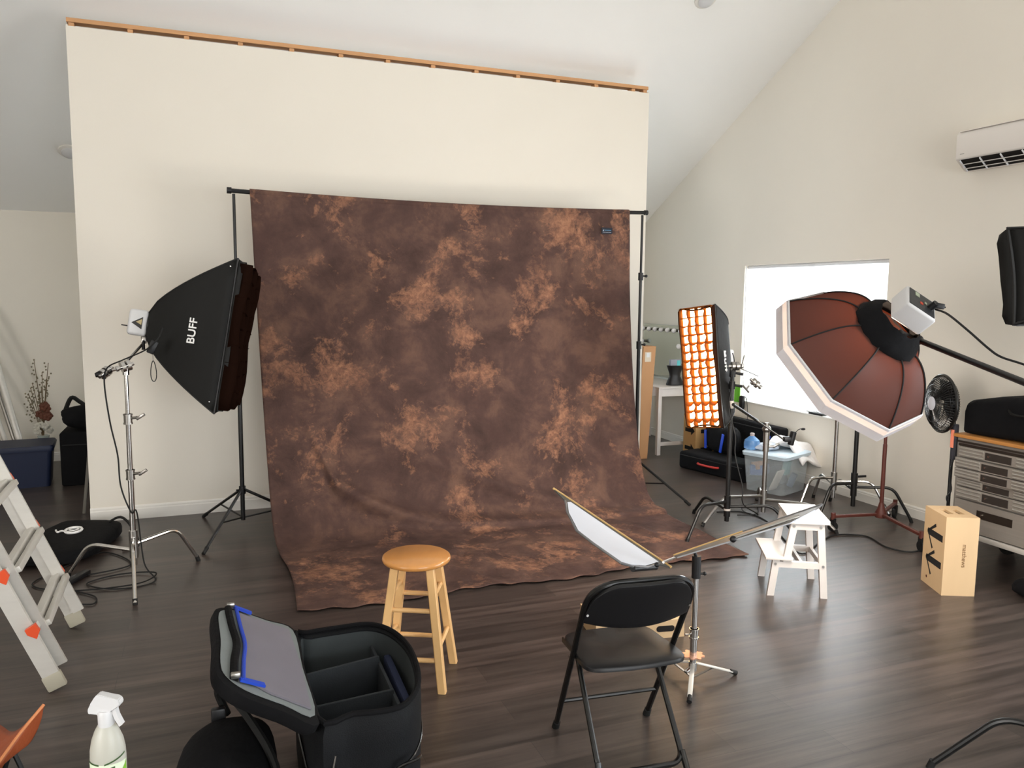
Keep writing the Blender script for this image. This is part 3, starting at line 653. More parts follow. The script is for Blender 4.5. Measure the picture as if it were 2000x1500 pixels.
bm = NB(); prism(bm, [tr+sr*x_+su*y_-hw for x_, y_ in pts], hw*2); bmesh.ops.bevel(bm, geom=list(bm.edges), offset=.002, segments=2, affect='EDGES'); obj('spray_head', bm, whitepl, bt)
bm = NB(); prism(bm, [tr+sr*x_+su*y_-hw*.6 for x_, y_ in ((.014, .010), (.027, .012), (.032, -.010), (.043, -.034), (.035, -.040), (.024, -.020))], hw*1.2); obj('trigger', bm, whitepl, bt)
lab1 = mat('label_green', '7FB53C', .4); lab2 = mat('label_dark_green', '3F5A33', .4); lab3 = mat('label_light', 'D5E2C8', .4)
def wrap(bm, a0, a1, z0, z1, off, z0b=None, z1b=None, n=16):
    z0b = z0 if z0b is None else z0b; z1b = z1 if z1b is None else z1b
    def rad(z_):
        for (r0_, q0), (r1_, q1) in zip(prof, prof[1:]):
            if q0 <= z_ <= q1: return r0_+(r1_-r0_)*(z_-q0)/(q1-q0+1e-9)
        return .04
    def f(p, q_):
        a_ = radians(a0+(a1-a0)*p); zz = (z0+(z0b-z0)*p)*(1-q_)+(z1+(z1b-z1)*p)*q_; r_ = rad(zz)+off
        return V((sp.x, sp.y, zb+zz))+sr*(r_*cos(a_))+fd*(r_*.8*sin(a_))
    sheet(bm, n, 4, f)
# the camera side of the bottle is where fd*sin(a) points back to the camera
sgn = 1 if fd.dot(CP-V((sp.x, sp.y, H))) > 0 else -1
def A_(x_): return x_ if sgn > 0 else -x_
bm = NB(); wrap(bm, A_(-5), A_(185), .01, .098, .0006, .01, .098); lb_ = obj('label', bm, lab3, bt); solid(lb_, .0004)
bm = NB(); wrap(bm, A_(178), A_(98), .099, .103, .0012, .096, .100); wrap(bm, A_(80), A_(5), .097, .101, .0012, .116, .120); obj('label_line', bm, lab2, lb_)
bm = NB(); wrap(bm, A_(62), A_(0), .012, .045, .0014, .012, .095); obj('leaf_print', bm, lab1, lb_)
bm = NB(); wrap(bm, A_(66), A_(48), .075, .090, .0018, .078, .093); wrap(bm, A_(155), A_(120), .076, .083, .0018); obj('leaf_print', bm, lab2, lb_)

# ---------------------------------------------------------------- open camera bag
zr_ = .50
rim = [FL(x_, y_, zr_) for x_, y_ in [(577, 1248), (600, 1238), (660, 1228), (715, 1221), (752, 1228), (782, 1247), (804, 1275), (817, 1318), (812, 1352), (788, 1380), (745, 1392), (690, 1397), (618, 1404)]]
rimS = smoothp(rim, 4, closed=True); cen = sum(rimS, V())/len(rimS)
cb_ = thing('camera_bag', 'large black roller camera bag standing open with grey dividers and its lid folded back', 'bag', (cen.x, cen.y, 0))
def sc_ring(f, z_): return [V((cen.x+(p.x-cen.x)*f, cen.y+(p.y-cen.y)*f, z_)) for p in rimS]
bm = NB(); loft(bm, [sc_ring(.98, 0.0), sc_ring(1.02, .03), sc_ring(1.03, .2), sc_ring(1.05, .40), sc_ring(1.045, .47), sc_ring(1.0, .50), sc_ring(.93, .49), sc_ring(.93, .22)], caps=False)
R0 = [v for v in bm.verts]; n_ = len(rimS); bm.verts.ensure_lookup_table(); bm.faces.new([bm.verts[i] for i in range(n_)]); 
body = obj('body', bm, mat('ballistic_nylon', '0B0D10', .7, spec=.25, var=.15, scale=30, bump=.25, bscale=300), cb_, smooth=50)
bm = NB(); loft(bm, [sc_ring(.925, .485), sc_ring(.915, .25)], caps=False); f2 = sc_ring(.915, .25); bm.faces.new([bm.verts.new(p) for p in f2]); ln = obj('lining', bm, mat('grey_lining', '3A3F40', .9, var=.1, bump=.1, bscale=300), cb_, smooth=50)
bm = NB(); tube(bm, sc_ring(1.0, .505), .010, 8, closed=True); obj('zipper', bm, blackfab, cb_)
x0_, x1_ = min(p.x for p in rimS), max(p.x for p in rimS); y0_, y1_ = min(p.y for p in rimS), max(p.y for p in rimS)
for (pa, pb, zt_) in (((x0_+.02, y0_+.47), (x1_-.10, y0_+.53), .45), ((x0_+.02, y0_+.24), (x1_-.10, y0_+.27), .44)):
    bm = NB(); obox(bm, V((*pa, (zt_+.25)/2)), V((*pb, (zt_+.25)/2)), .014, zt_-.25, bev=.005); obj('divider', bm, greyfab, cb_)
bm = NB(); obox(bm, V((x1_-.10, y0_+.08, .34)), V((x1_-.10, y1_-.05, .34)), .014, .17, bev=.005); obj('divider', bm, greyfab, cb_)
bm = NB(); obox(bm, V((x1_-.065, y0_+.15, .37)), V((x1_-.055, y1_-.14, .37)), .03, .10, bev=.010); obj('pouch', bm, mat('navy_mesh', '1B2440', .8, bump=.4, bscale=400), cb_, label='navy mesh pocket')
# lid, hinged on the left side
hx = rim[0].x-.005; th_ = radians(29); Ld = .335; yA, yB = y0_+.01, y1_-.0
ex = V((-cos(th_), 0, sin(th_))); ez = V((sin(th_), 0, cos(th_)))
def LP(a_, b_, c_=0): return V((hx, yA, .505))+ex*(a_*Ld)+V((0, 1, 0))*(b_*(yB-yA))+ez*c_
lo_ = [(0, .0), (0, .5), (0, 1), (.35, 1.0), (.75, .98), (.95, .90), (1.0, .78), (.985, .5), (1.0, .22), (.95, .10), (.75, .02), (.35, .0)]
los = [V((p[0], p[1], 0)) for p in lo_]; los = smoothp(los, 4, closed=True)
bm = NB(); loft(bm, [[LP(p.x, p.y, -.035) for p in los], [LP(.5+(p.x-.5)*1.03, .5+(p.y-.5)*1.03, -.02) for p in los], [LP(.5+(p.x-.5)*1.03, .5+(p.y-.5)*1.03, .008) for p in los], [LP(.5+(p.x-.5)*.97, .5+(p.y-.5)*.97, .012) for p in los]])
lid = obj('lid', bm, blackfab, cb_, smooth=50)
bm = NB(); q_ = [LP(.5+(p.x-.5)*.94, .5+(p.y-.5)*.94, .0135) for p in los]; prism(bm, q_, ez*.002); obj('lid_lining', bm, mat('lid_grey', '757B7B', .85, var=.06, bump=.15, bscale=60), lid)
bm = NB(); prism(bm, [LP(a_, b_, .017) for a_, b_ in ((.07, .06), (.06, .5), (.10, .93), (.74, .90), (.70, .50), (.76, .14), (.5, .08))], ez*.006); obj('mesh_pocket', bm, mat('mauve_mesh', '77737C', .75, var=.08, bump=.3, bscale=500), lid, label='mauve-grey mesh pocket')
bm = NB(); tube(bm, smoothp([LP(.77, .93, .027), LP(.74, .7, .027), LP(.71, .5, .027), LP(.745, .3, .027), LP(.77, .10, .027)], 5), .007, 8); obox(bm, LP(.80, .95, .026), LP(.58, .95, .026), .022, .008, up=ez); obox(bm, LP(.80, .10, .026), LP(.55, .12, .026), .022, .008, up=ez); obj('zipper', bm, bluepl, lid, label='bright blue zipper')
bm = NB(); tube(bm, smoothp([LP(.86, .92, .018), LP(.83, .7, .018), LP(.79, .5, .018), LP(.83, .3, .018), LP(.85, .10, .018)], 5), .014, 8); obj('strap', bm, blackfab, lid)
bm = NB(); box(bm, LP(.84, .94, .03), (.03, .02, .018), bev=.004); box(bm, LP(.85, .11, .03), (.03, .02, .018), bev=.004); obj('buckle', bm, nickel, lid)
bm = NB(); hp = [FL(728, 1478, .36), FL(740, 1462, .38)]; tube(bm, smoothp([V((cen.x+.0, y0_-.016, .30)), V((cen.x+.03, y0_-.04, .335)), V((cen.x+.075, y0_-.04, .345)), V((cen.x+.10, y0_-.008, .335))], 6), .006, 8); obj('handle', bm, blackgl, cb_)
bm = NB(); tube(bm, smoothp([V((x0_+.06, y0_-.016, .40)), V((x0_+.05, y0_-.02, .34)), V((x0_+.06, y0_-.02, .27))], 5), .004, 6); obj('zip_pull', bm, nickel, cb_)
bm = NB(); rr_ = [V((cen.x+(p.x-cen.x)*1.055, cen.y+(p.y-cen.y)*1.055, .30+.12*(p.x-cen.x))) for p in rimS]; tube(bm, rr_, .004, 6, closed=True); obj('piping', bm, blackgl, cb_)
# small backpack in front left of it
bp_ = thing('shoulder_bag', 'small rounded black shoulder bag on the floor left of the open camera bag', 'bag', (.03, 2.70, 0))
bm = NB(); lump(bm, (.02, 2.70, .0), .165, .25, .18, radians(-8), n=32, seed=9, p=3.0, wob=.02); obj('body', bm, blackfab, bp_)
bm = NB(); tube(bm, smoothp([V((.03, 2.92, .33)), V((.0, 2.90, .43)), V((.03, 2.82, .46)), V((.10, 2.72, .40)), V((.17, 2.58, .30)), V((.19, 2.45, .14))], 7), .014, 8); obj('strap', bm, blackny, bp_)
bm = NB(); box(bm, (.0, 2.88, .35), (.05, .03, .06), bev=.008); obj('buckle', bm, blackpl, bp_)
bm = NB(); lump(bm, (-.05, 2.47, .04), .10, .05, .11, radians(-8), seed=12, p=3, wob=.02); obj('front_pocket', bm, blackfab, bp_)

# ---------------------------------------------------------------- round wooden stool
def stool():
    th = thing('bar_stool', 'round-topped wooden stool with a honey seat and pale legs, in front of the backdrop', 'stool', (.917, 3.612, 0), radians(63.4))
    bm = NB(); lathe(bm, [(.0, .578), (.15, .578), (.160, .583), (.1655, .594), (.163, .605), (.155, .611), (0, .612)], (0, 0, 0), n=48); obj('seat', bm, beech_top, th, local=True, smooth=50)
    top, bot, zt = .085, .155, .58
    C_ = [(-1, -1), (1, -1), (1, 1), (-1, 1)]
    def at(i, z): f = bot+(top-bot)*z/zt; return V((C_[i][0]*f, C_[i][1]*f, z))
    for i in range(4):
        a_, b_ = at(i, 0), at(i, zt); bm = NB(); h_ = .0195
        loft(bm, [[p+V((x_*h_, y_*h_, 0)) for x_, y_ in ((-.8, -1), (.8, -1), (1, -.8), (1, .8), (.8, 1), (-.8, 1), (-1, .8), (-1, -.8))] for p in (a_, b_)]); obj('leg', bm, beech, th, local=True)
    for i in range(4):
        j = (i+1) % 4
        for z in ((.20, .44) if i % 2 == 0 else (.145, .375)):
            bm = NB(); tube(bm, [at(i, z), at(j, z)], .0115, 10); obj('rung', bm, beech, th, local=True)
stool()

# ---------------------------------------------------------------- black folding chair
def folding_chair():
    F1, F2 = FL(1085, 1420), FL(1262, 1395); lat = (F2-F1); Wc = lat.length; ang = math.atan2(lat.y, lat.x); mid = (F1+F2)/2
    th = thing('folding_chair', 'black metal folding chair seen from behind, facing the backdrop', 'chair', mid, ang)
    # local: x lateral, +y forward (toward the backdrop), feet of the back uprights at y=0
    w = Wc/2; wt = .215; yt = -.40; zt = .755
    def up_(sx, t): return V((sx*(w+(wt-w)*t), yt*t, zt*t))
    pts = [up_(-1, 0)]+[up_(-1, .5)]+[up_(-1, 1), up_(1, 1), up_(1, .5), up_(1, 0)]
    bm = NB(); P = fillet([up_(-1, 0.02), up_(-1, 1)+V((-.01, 0, .03)), up_(1, 1)+V((.01, 0, .03)), up_(1, .02)], .13, 10); tube(bm, P, .0125, 10); obj('back_frame', bm, blackgl, th, local=True)
    d_ = (up_(1, 1)-up_(1, 0)).normalized()
    def bpan(u_, v_):
        q_ = 1-(u_*2-1)**2; rd = math.sqrt(max(0, 1-max(0, abs(u_*2-1)-.45)**2/.3026)); t = .815+(.225*rd-.01)*v_ if rd > .05 else .815+.0*v_
        t = .81+v_*(.06+.172*rd); x_ = (u_*2-1)*.218; c = .030*q_-.004; low = .028*q_*(1-v_)
        P = V((x_, yt*t-c, zt*t-low)); 
        return P
    bm = NB(); sheet(bm, 40, 10, bpan); o = obj('backrest', bm, blackpl, th, local=True, smooth=60); solid(o, .018); mm = o.modifiers.new('b', 'BEVEL'); mm.width = .004; mm.segments = 2
    # seat
    zs = .435
    out = [(-.19, -.205), (-.10, -.225), (0, -.23), (.10, -.225), (.19, -.205), (.215, -.14), (.205, .0), (.195, .11), (.15, .155), (0, .165), (-.15, .155), (-.195, .11), (-.205, .0), (-.215, -.14)]
    so = smoothp([V((x_, y_-.16, 0)) for x_, y_ in out], 4, closed=True)
    bm = NB(); c_ = V((0, -.19, 0)); loft(bm, [[V((c_.x+(p.x-c_.x)*f, c_.y+(p.y-c_.y)*f, zs+dz-.04*(p.y+.19))) for p in so] for f, dz in ((.93, -.026), (1, -.02), (1.0, -.006), (.97, 0), (.6, -.006), (.1, -.008))]); obj('seat', bm, blackpl, th, local=True, smooth=50)
    # rear legs: from the seat front down and back, joined at the bottom by a U
    yr = -.40
    def rl(sx, t): return V((sx*(.17+.015*(1-t)), yr+.06+( .02+.02)*(0)+( .30)*t, .43*t))
    bm = NB(); L1 = [V((-.165, -.13, .41)), V((-.185, -.415, .06)), V((-.165, -.44, .035)), V((.165, -.44, .035)), V((.185, -.415, .06)), V((.165, -.13, .41))]
    tube(bm, fillet([V((-.168, -.10, .42)), V((-.178, -.425, .035)), V((.178, -.425, .035)), V((.168, -.10, .42))], .06, 8), .0115, 10); obj('rear_leg_frame', bm, blackgl, th, local=True)
    for sx in (-1, 1):
        bm = NB(); a_ = V((sx*.178, -.405, .075)); tube(bm, [a_, V((sx*.186, -.445, .004))], .0125, 10); obj('leg', bm, blackgl, th, local=True)
        bm = NB(); p0_ = up_(sx, .045); cyl(bm, p0_, up_(sx, 0), .0155, .0165); obj('foot', bm, rubber, th, local=True)
    bm = NB(); tube(bm, [up_(-1, .22), up_(1, .22)], .009, 8); obj('stretcher', bm, black_m, th, local=True)
    for sx in (-1, 1):
        bm = NB(); obox(bm, V((sx*.195, -.02, .405)), V((sx*.195, -.30, .415)), .006, .022); obj('seat_bracket', bm, blackgl, th, local=True)
        bm = NB(); cyl(bm, V((sx*.190, -.205, .415)), V((sx*.232, -.205, .415)), .006); p1 = up_(sx, .86); cyl(bm, p1+V((-.0, -.012, 0)), p1+V((0, -.016, 0)), .005); obj('rivet', bm, chrome, th, local=True)
folding_chair()

# ---------------------------------------------------------------- apple boxes
def applebox_hole(th, P, U_, N_, w=.10, h=.032):
    s_, u_ = V(U_).normalized(), V(N_).normalized().cross(V(U_).normalized()); bm = NB()
    pr = rrect(w, h, h/2-.001, 6); prism(bm, [P+s_*x_+u_*y_+V(N_).normalized()*.0005 for x_, y_ in pr], V(N_).normalized()*.0008); return bm
B1, B2, B3 = FL(1797, 1135), FL(1838, 1163), FL(1902, 1165)
v1 = (B3-B2).normalized(); v2 = V((-v1.y, v1.x, 0))
w1, w2, hb = .203, .285, .507
ab = thing('apple_box', 'birch apple box standing on end with two black arrows, by the steel tool chest', 'wooden box', B2, math.atan2(v1.y, v1.x))
def hollow(bm, x0, x1, y0, y1, z0, z1, t=.016):
    box(bm, ((x0+x1)/2, (y0+y1)/2, z0+t/2), (x1-x0, y1-y0, t)); box(bm, ((x0+x1)/2, y0+t/2, (z0+z1)/2), (x1-x0, t, z1-z0-2*t)); box(bm, ((x0+x1)/2, y1-t/2, (z0+z1)/2), (x1-x0, t, z1-z0-2*t))
    box(bm, (x0+t/2, (y0+y1)/2, (z0+z1)/2), (t, y1-y0-2*t, z1-z0-2*t)); box(bm, (x1-t/2, (y0+y1)/2, (z0+z1)/2), (t, y1-y0-2*t, z1-z0-2*t))
def slab_holes(bm, x0, x1, y0, y1, z0, z1, holes):
    """flat top panel with rectangular slots, in one piece"""
    xs = sorted({x0, x1, *[h[0] for h in holes], *[h[1] for h in holes]}); ys = sorted({y0, y1, *[h[2] for h in holes], *[h[3] for h in holes]})
    for a_, b_ in zip(xs, xs[1:]):
        for c_, d_ in zip(ys, ys[1:]):
            mx_, my_ = (a_+b_)/2, (c_+d_)/2
            if not any(h[0] < mx_ < h[1] and h[2] < my_ < h[3] for h in holes): box(bm, (mx_, my_, (z0+z1)/2), (b_-a_, d_-c_, z1-z0))
    bmesh.ops.remove_doubles(bm, verts=bm.verts, dist=1e-5)
bm = NB(); hollow(bm, 0, w1, 0, w2, 0, hb); slab_holes(bm, 0, w1, 0, w2, hb-.016, hb, [(.048, .084, .085, .20), (.116, .152, .085, .20)]); obj('body', bm, birch, ab, local=True, smooth=0)
bm = NB(); box(bm, (w1/2, w2/2, hb-.05), (w1-.034, w2-.034, .002)); obj('inside_shade', bm, hole_m, ab, local=True, smooth=0)  # dark sheet under the slots, shade of the hollow put into colour
# arrows on the left face (x=0, towards -x): drawn in (y, z)
def arrow_yz(bm, zc):
    S_ = lambda pts_: prism(bm, [V((-.0012, y_, zc+z_)) for y_, z_ in pts_], V((.001, 0, 0)))
    S_([(.236, .004), (.226, .021), (.030, .021), (.030, -.022), (.222, -.022)])
    S_([(.236, .004), (.232, -.012), (.218, .0), (.120, .055), (.128, .074)])
    S_([(.236, .004), (.218, -.004), (.152, -.092), (.164, -.102)])
for zc_ in (.355, .180):
    bm = NB(); arrow_yz(bm, zc_); obj('arrow', bm, mark_m, ab, local=True, smooth=0, label='black painted arrow')
bm = NB(); cyl(bm, (-.001, .21, .052), (.002, .21, .052), .009); obj('screw', bm, rust, ab, local=True)
bm = text_bm('matthews', .038, (w1*.60, -.0008, .26), (0, 0, -1), (1, 0, 0), .0004); obj('lettering', bm, mat('faded_print', '7A5A38', .7), ab, local=True, smooth=0)
# half apple box behind the folding chair
P1 = FL(1342, 1243); P1 = V((2.50, 3.50, 0)); ab2 = thing('apple_box', 'pale half-height apple box with a slot handle lying flat behind the folding chair', 'wooden box', FL(1336, 1243), radians(-10))
bm = NB(); L_, D_, h2 = .508, .305, .102
xs0, xs1 = -.39+.10, -.39+.10
bm = NB(); hollow(bm, -L_, 0, 0, D_, 0, h2, .014); box(bm, (-L_/2, D_/2, h2-.007), (L_, D_, .014)); obj('body', bm, birch, ab2, local=True, smooth=0)
bm = NB(); prism(bm, [V((x_-.11, -.0012, z_+h2*.52)) for x_, z_ in rrect(.105, .034, .016, 6)], V((0, .0009, 0))); obj('handle_slot', bm, hole_m, ab2, local=True, smooth=0)  # flat dark patch, the slot's shade is painted on

# ---------------------------------------------------------------- white step stool
def step_stool():
    Bf, Cb = FL(1499, 1163), FL(1613, 1170); v = (Cb-Bf); ang = math.atan2(v.y, v.x)
    th = thing('step_stool', 'white two-step wooden stool with silver bolts, near the octagonal softbox', 'step stool', Bf, ang)
    Dp, Wd_ = .345, .385; t = .036
    # local x: from step side (0) to back (Dp); y: away from camera (0..Wd_)
    for y in (.018, Wd_-.018):
        for (a_, b_) in (((.0+.018, y, 0), (.045, y, .235)), ((Dp-.005, y, 0), (Dp-.045, y, .475)), ((.105, y, .225), (.145, y, .475))):
            bm = NB(); a0, b0 = V(a_), V(b_); loft(bm, [[p+V((x_*.021, y_*.016, 0)) for x_, y_ in ((-1, -1), (1, -1), (1, 1), (-1, 1))] for p in (a0, b0)]); obj('leg', bm, whitept, th, local=True, smooth=0)
        bm = NB(); box(bm, (.19, y, .205), (.285, .030, .038)); obj('side_rail', bm, whitept, th, local=True, smooth=0)
        bm = NB(); box(bm, ((.145+Dp-.045)/2, y, .452), (.14, .030, .04)); obj('side_rail', bm, whitept, th, local=True, smooth=0)
        f = -.001 if y < .1 else .033
        for (bx_, bz_) in ((.04, .208), (Dp-.02, .205), (.141, .455), (Dp-.045, .453)):
            bm = NB(); yy = y-.018 if y < .1 else y+.018; cyl(bm, (bx_, yy-.002, bz_), (bx_, yy+.002, bz_), .008, n=12); obj('bolt', bm, nickel, th, local=True)
    bm = NB(); slab_holes(bm, .115, Dp+.005, -.012, Wd_+.012, .475, .497, [(.205, .235, Wd_*.38, Wd_*.62)]); obj('top_step', bm, whitept, th, local=True, smooth=0)
    bm = NB(); box(bm, (.06, Wd_/2, .243), (.165, Wd_+.02, .018), bev=.003); obj('lower_step', bm, whitept, th, local=True)
    for x_, z_ in ((Dp-.02, .205), (.20, .205), (.05, .215)):
        bm = NB(); box(bm, (x_, Wd_/2, z_), (.018, Wd_-.05, .035)); obj('stretcher', bm, whitept, th, local=True, smooth=0)
    for x_ in (.145, Dp-.05):
        bm = NB(); box(bm, (x_, Wd_/2, .452), (.018, Wd_-.05, .04)); obj('stretcher', bm, whitept, th, local=True, smooth=0)
step_stool()

# ---------------------------------------------------------------- reflector on its small chrome stand
rx, ry = 2.166, 3.10
rs = thing('light_stand', 'short chrome stand with round notched collar and flat legs, behind the folding chair', 'light stand', (rx, ry, 0))
zc = HT(1355, 1285, (rx, ry)); ztop = HT(1357, 1128, (rx, ry)); zrec = HT(1357, 1085, (rx, ry))
tipP = [FL(1438, 1318), FL(1346, 1375)]; a3 = V((rx, ry, 0))*2-(tipP[0]+tipP[1])/2; tipP.append(V((rx, ry, 0))+(V((rx, ry, 0))-(tipP[0]+tipP[1])/2).normalized()*.26)
for p_ in tipP:
    hub_ = V((rx, ry, zc-.02)); bm = NB(); obox(bm, hub_.lerp(p_, .06), hub_.lerp(p_+V((0, 0, .012)), .9), .022, .006, bev=.001); lg = obj('leg', bm, alu, rs, label='flat pale metal leg')
    bm = NB(); cyl(bm, hub_.lerp(p_+V((0, 0, .012)), .86), p_+V((0, 0, .01)), .010, .012); obj('foot', bm, rubber, lg)
    bm = NB(); obox(bm, V((rx, ry, zc-.10)), hub_.lerp(p_, .45), .012, .004); obj('brace', bm, nickel, rs)
bm = NB(); cyl(bm, (rx, ry, .05), (rx, ry, zc+.13), .0175); cyl(bm, (rx, ry, zc+.1), (rx, ry, ztop+.02), .014); obj('column', bm, chrome, rs)
bm = NB(); cyl(bm, (rx, ry, zc+.10), (rx, ry, zc+.15), .021); cyl(bm, (rx, ry, zc+.10), (rx, ry, zc+.108), .024); cyl(bm, (rx, ry, zc+.142), (rx, ry, zc+.15), .024); cyl(bm, (rx, ry, zc+.125), (rx-.05, ry-.0, zc+.125), .005); obj('collar', bm, chrome, rs)
bm = NB(); cop = mat('pinkish_metal', 'D9A68C', .3, .6); 
stp = []
for k_ in range(32):
    a_ = 2*pi*k_/32; r_ = .055 if (k_ % 4) < 2 else .043; stp.append(V((rx+r_*cos(a_), ry+r_*sin(a_), zc+.012)))
prism(bm, stp, (0, 0, .006)); obj('leg_collar', bm, cop, rs, smooth=0, label='notched pinkish collar')
bm = NB(); cyl(bm, (rx, ry, zc-.06), (rx, ry, zc-.02), .02); obox(bm, (rx, ry, zc-.04), (rx-.055, ry-.02, zc-.055), .02, .012, bev=.003); obj('collar', bm, chrome, rs)
bm = NB(); cyl(bm, (rx, ry, ztop), (rx, ry, zrec), .022); cyl(bm, (rx, ry, zrec-.01), (rx-.02, ry, zrec+.03), .008); cyl(bm, (rx, ry, ztop+.02), (rx+.035, ry-.01, ztop+.02), .006); sphere(bm, (rx+.04, ry-.012, ztop+.02), .010, 8); obj('receiver', bm, blackpl, rs)
rf = thing('reflector', 'two-panel tilted reflector with white and silver faces on the short chrome stand', 'reflector', (rx, ry, zrec))
white_refl = mat('reflector_white', 'D6DAE4', .55, var=.01); silver_refl = mat('reflector_silver', '7E7E80', .4, .5, var=.1); gold_m = mat('gold_edge', 'D8B376', .35, .3)
A_, B_ = D(1081, 954, 3.62), D(1311, 1108, 3.18)
w_ = D(1215, 1098, 3.02); nrm_ = (B_-A_).cross(w_-A_).normalized()
if nrm_.dot(CP-A_) < 0: nrm_ = -nrm_
def on_plane(px, py): d = ray(px, py); return CP+d*((A_-CP).dot(nrm_)/d.dot(nrm_))
cr_ = [on_plane(*p) for p in ((1104, 978), (1107, 999), (1126, 1036), (1160, 1062), (1214, 1100), (1236, 1106), (1264, 1108), (1286, 1101))]
A2, B2_ = A_.lerp(B_, .10), A_.lerp(B_, .93)
bm = NB(); prism(bm, [A_+(cr_[0]-A_)*.1]+cr_+[B_], -nrm_*.006); obj('panel', bm, mat('reflector_back', '4A4844', .6), rf, smooth=0, label='dark frame edge')
cc = sum(cr_, V())/len(cr_); e1 = [A_.lerp(B_, .17)+(cc-A_.lerp(B_, .5))*.16, *[p+(cc-p)*.05 for p in cr_[0:]], A_.lerp(B_, .90)+(cc-A_.lerp(B_, .5))*.20]
bm = NB(); prism(bm, [p+nrm_*.0005 for p in e1], nrm_*.0025); obj('panel', bm, white_refl, rf, smooth=0, label='white reflector face')
bm = NB(); tube(bm, [A_, B_], .0055, 8); obj('edge_tube', bm, gold_m, rf)
bm = NB(); tube(bm, cr_, .0045, 6); obj('edge_tube', bm, silver_refl, rf)
bm = NB(); cyl(bm, cr_[5]+V((0, 0, -.01)), cr_[5].lerp(cr_[7], .9)+V((0, 0, -.012)), .012); obj('clip', bm, blackpl, rf)
C1, C2 = D(1316, 1085, 3.14), D(1606, 985, 3.30)
lo1, lo2 = D(1322, 1088, 3.05), D(1470, 1043, 3.02); lo3, lo4 = D(1543, 1021, 3.04), D(1592, 995, 3.16)
bm = NB(); n2 = (C2-C1).cross(lo3-C1).normalized(); prism(bm, [C1, lo1, lo2, lo3, lo4, C2], n2*.005); obj('panel', bm, silver_refl, rf, smooth=0, label='silver reflector face seen edge-on')
bm = NB(); tube(bm, [C1, C1.lerp(C2, .45)], .0055, 8); obj('edge_tube', bm, gold_m, rf); bm = NB(); tube(bm, [C1.lerp(C2, .45), C2], .005, 8); obj('edge_tube', bm, silver_refl, rf)
bm = NB(); tube(bm, [D(1296, 1098, 3.1), V((rx-.02, ry, zrec+.03)), D(1432, 1052, 3.06), D(1560, 1008, 3.1)], .0055, 8); obj('support_arm', bm, nickel, rf)
bm = NB(); sphere(bm, D(1432, 1053, 3.02), .013, 12); sphere(bm, D(1283, 1103, 3.04), .010, 10); obj('knob', bm, blackpl, rf)

# ---------------------------------------------------------------- steel tool chest
TX, TY1, TY0, TZ0, TZ1 = 4.96, 4.015, 2.95, .20, .895
tc = thing('tool_chest', 'steel rolling tool chest with ribbed drawers and a wood top, against the right wall', 'tool chest', ((TX+XR-.05)/2, (TY0+TY1)/2, 0))
bm = NB(); box(bm, ((TX+5.52)/2+.006, (TY0+TY1)/2, (TZ0+TZ1)/2), (5.52-TX-.012, TY1-TY0, TZ1-TZ0), bev=.004); obj('cabinet', bm, steel, tc)
bm = NB(); box(bm, ((TX+5.52)/2-.008, (TY0+TY1)/2, TZ1+.012), (5.52-TX+.03, TY1-TY0+.02, .024), bev=.004); obj('wooden_top', bm, mat('oiled_oak', 'B98045', .45, var=.12, scale=5, stretch=(5, 1, 5)), tc)
bm = NB(); box(bm, (TX-.006, (TY0+TY1)/2, TZ1-.028), (.014, TY1-TY0-.03, .012)); box(bm, (TX-.003, (TY0+TY1)/2, TZ1-.05), (.008, TY1-TY0-.05, .016)); obj('top_rail', bm, dsteel, tc, smooth=0)
rows = [(.835, .765), (.758, .692), (.685, .620), (.612, .555), (.547, .470)]
for k_, (za, zb_) in enumerate(rows):
    out_ = .028 if k_ in (1, 2) else 0
    bm = NB(); ya, yb = TY0+.03, TY1-.035
    box(bm, (TX-.007-out_/2, (ya+yb)/2, (za+zb_)/2), (.014+out_, yb-ya, za-zb_)); dr = obj('drawer', bm, steel, tc, smooth=0)
    for (c0, c1) in ((TY1-.225, TY1-.045), (TY0+.35, TY0+.60), (TY0+.04, TY0+.2)):
        bm = NB()
        for q_ in range(3): zz = zb_+(za-zb_)*(q_+.5)/3; tube(bm, [(TX-.015-out_, c0, zz), (TX-.015-out_, c1, zz)], .008, 8)
        obj('ribbing', bm, steel, dr)
    for c0 in (TY1-.435, TY0+.21):
        bm = NB(); box(bm, (TX-.0155-out_, c0+.10, (za+zb_)/2-.002), (.004, .19, (za-zb_)*.72), bev=.001); pl = obj('handle', bm, mat('recess_plate%d' % k_, '4A4440', .4, .6), dr, smooth=0, label='dark recessed handle plate')
        bm = NB(); cyl(bm, (TX-.016-out_, c0+.165, (za+zb_)/2), (TX-.026-out_, c0+.165, (za+zb_)/2), .007); obj('knob', bm, chrome, pl)
bm = NB(); box(bm, (TX-.007, (TY0+TY1)/2, .352), (.014, TY1-TY0-.065, .21)); dr = obj('drawer', bm, steel, tc, smooth=0)
bm = NB(); box(bm, (TX-.0155, TY1-.34, .385), (.004, .26, .055)); pl = obj('handle', bm, dsteel, dr, smooth=0); bm = NB(); cyl(bm, (TX-.016, TY1-.25, .385), (TX-.026, TY1-.25, .385), .007); obj('knob', bm, chrome, pl)
bm = NB(); box(bm, (TX-.012, (TY0+TY1)/2, .222), (.03, TY1-TY0, .035), bev=.004); obj('base_rail', bm, alu, tc)
for x_, y_ in ((TX+.06, TY1-.08), (TX+.06, TY0+.08), (5.46, TY1-.08), (5.46, TY0+.08)):
    bm = NB(); cyl(bm, (x_-.02, y_, .06), (x_+.02, y_, .06), .06, n=20); box(bm, (x_, y_, .15), (.06, .05, .10)); obj('caster', bm, rubber, tc)
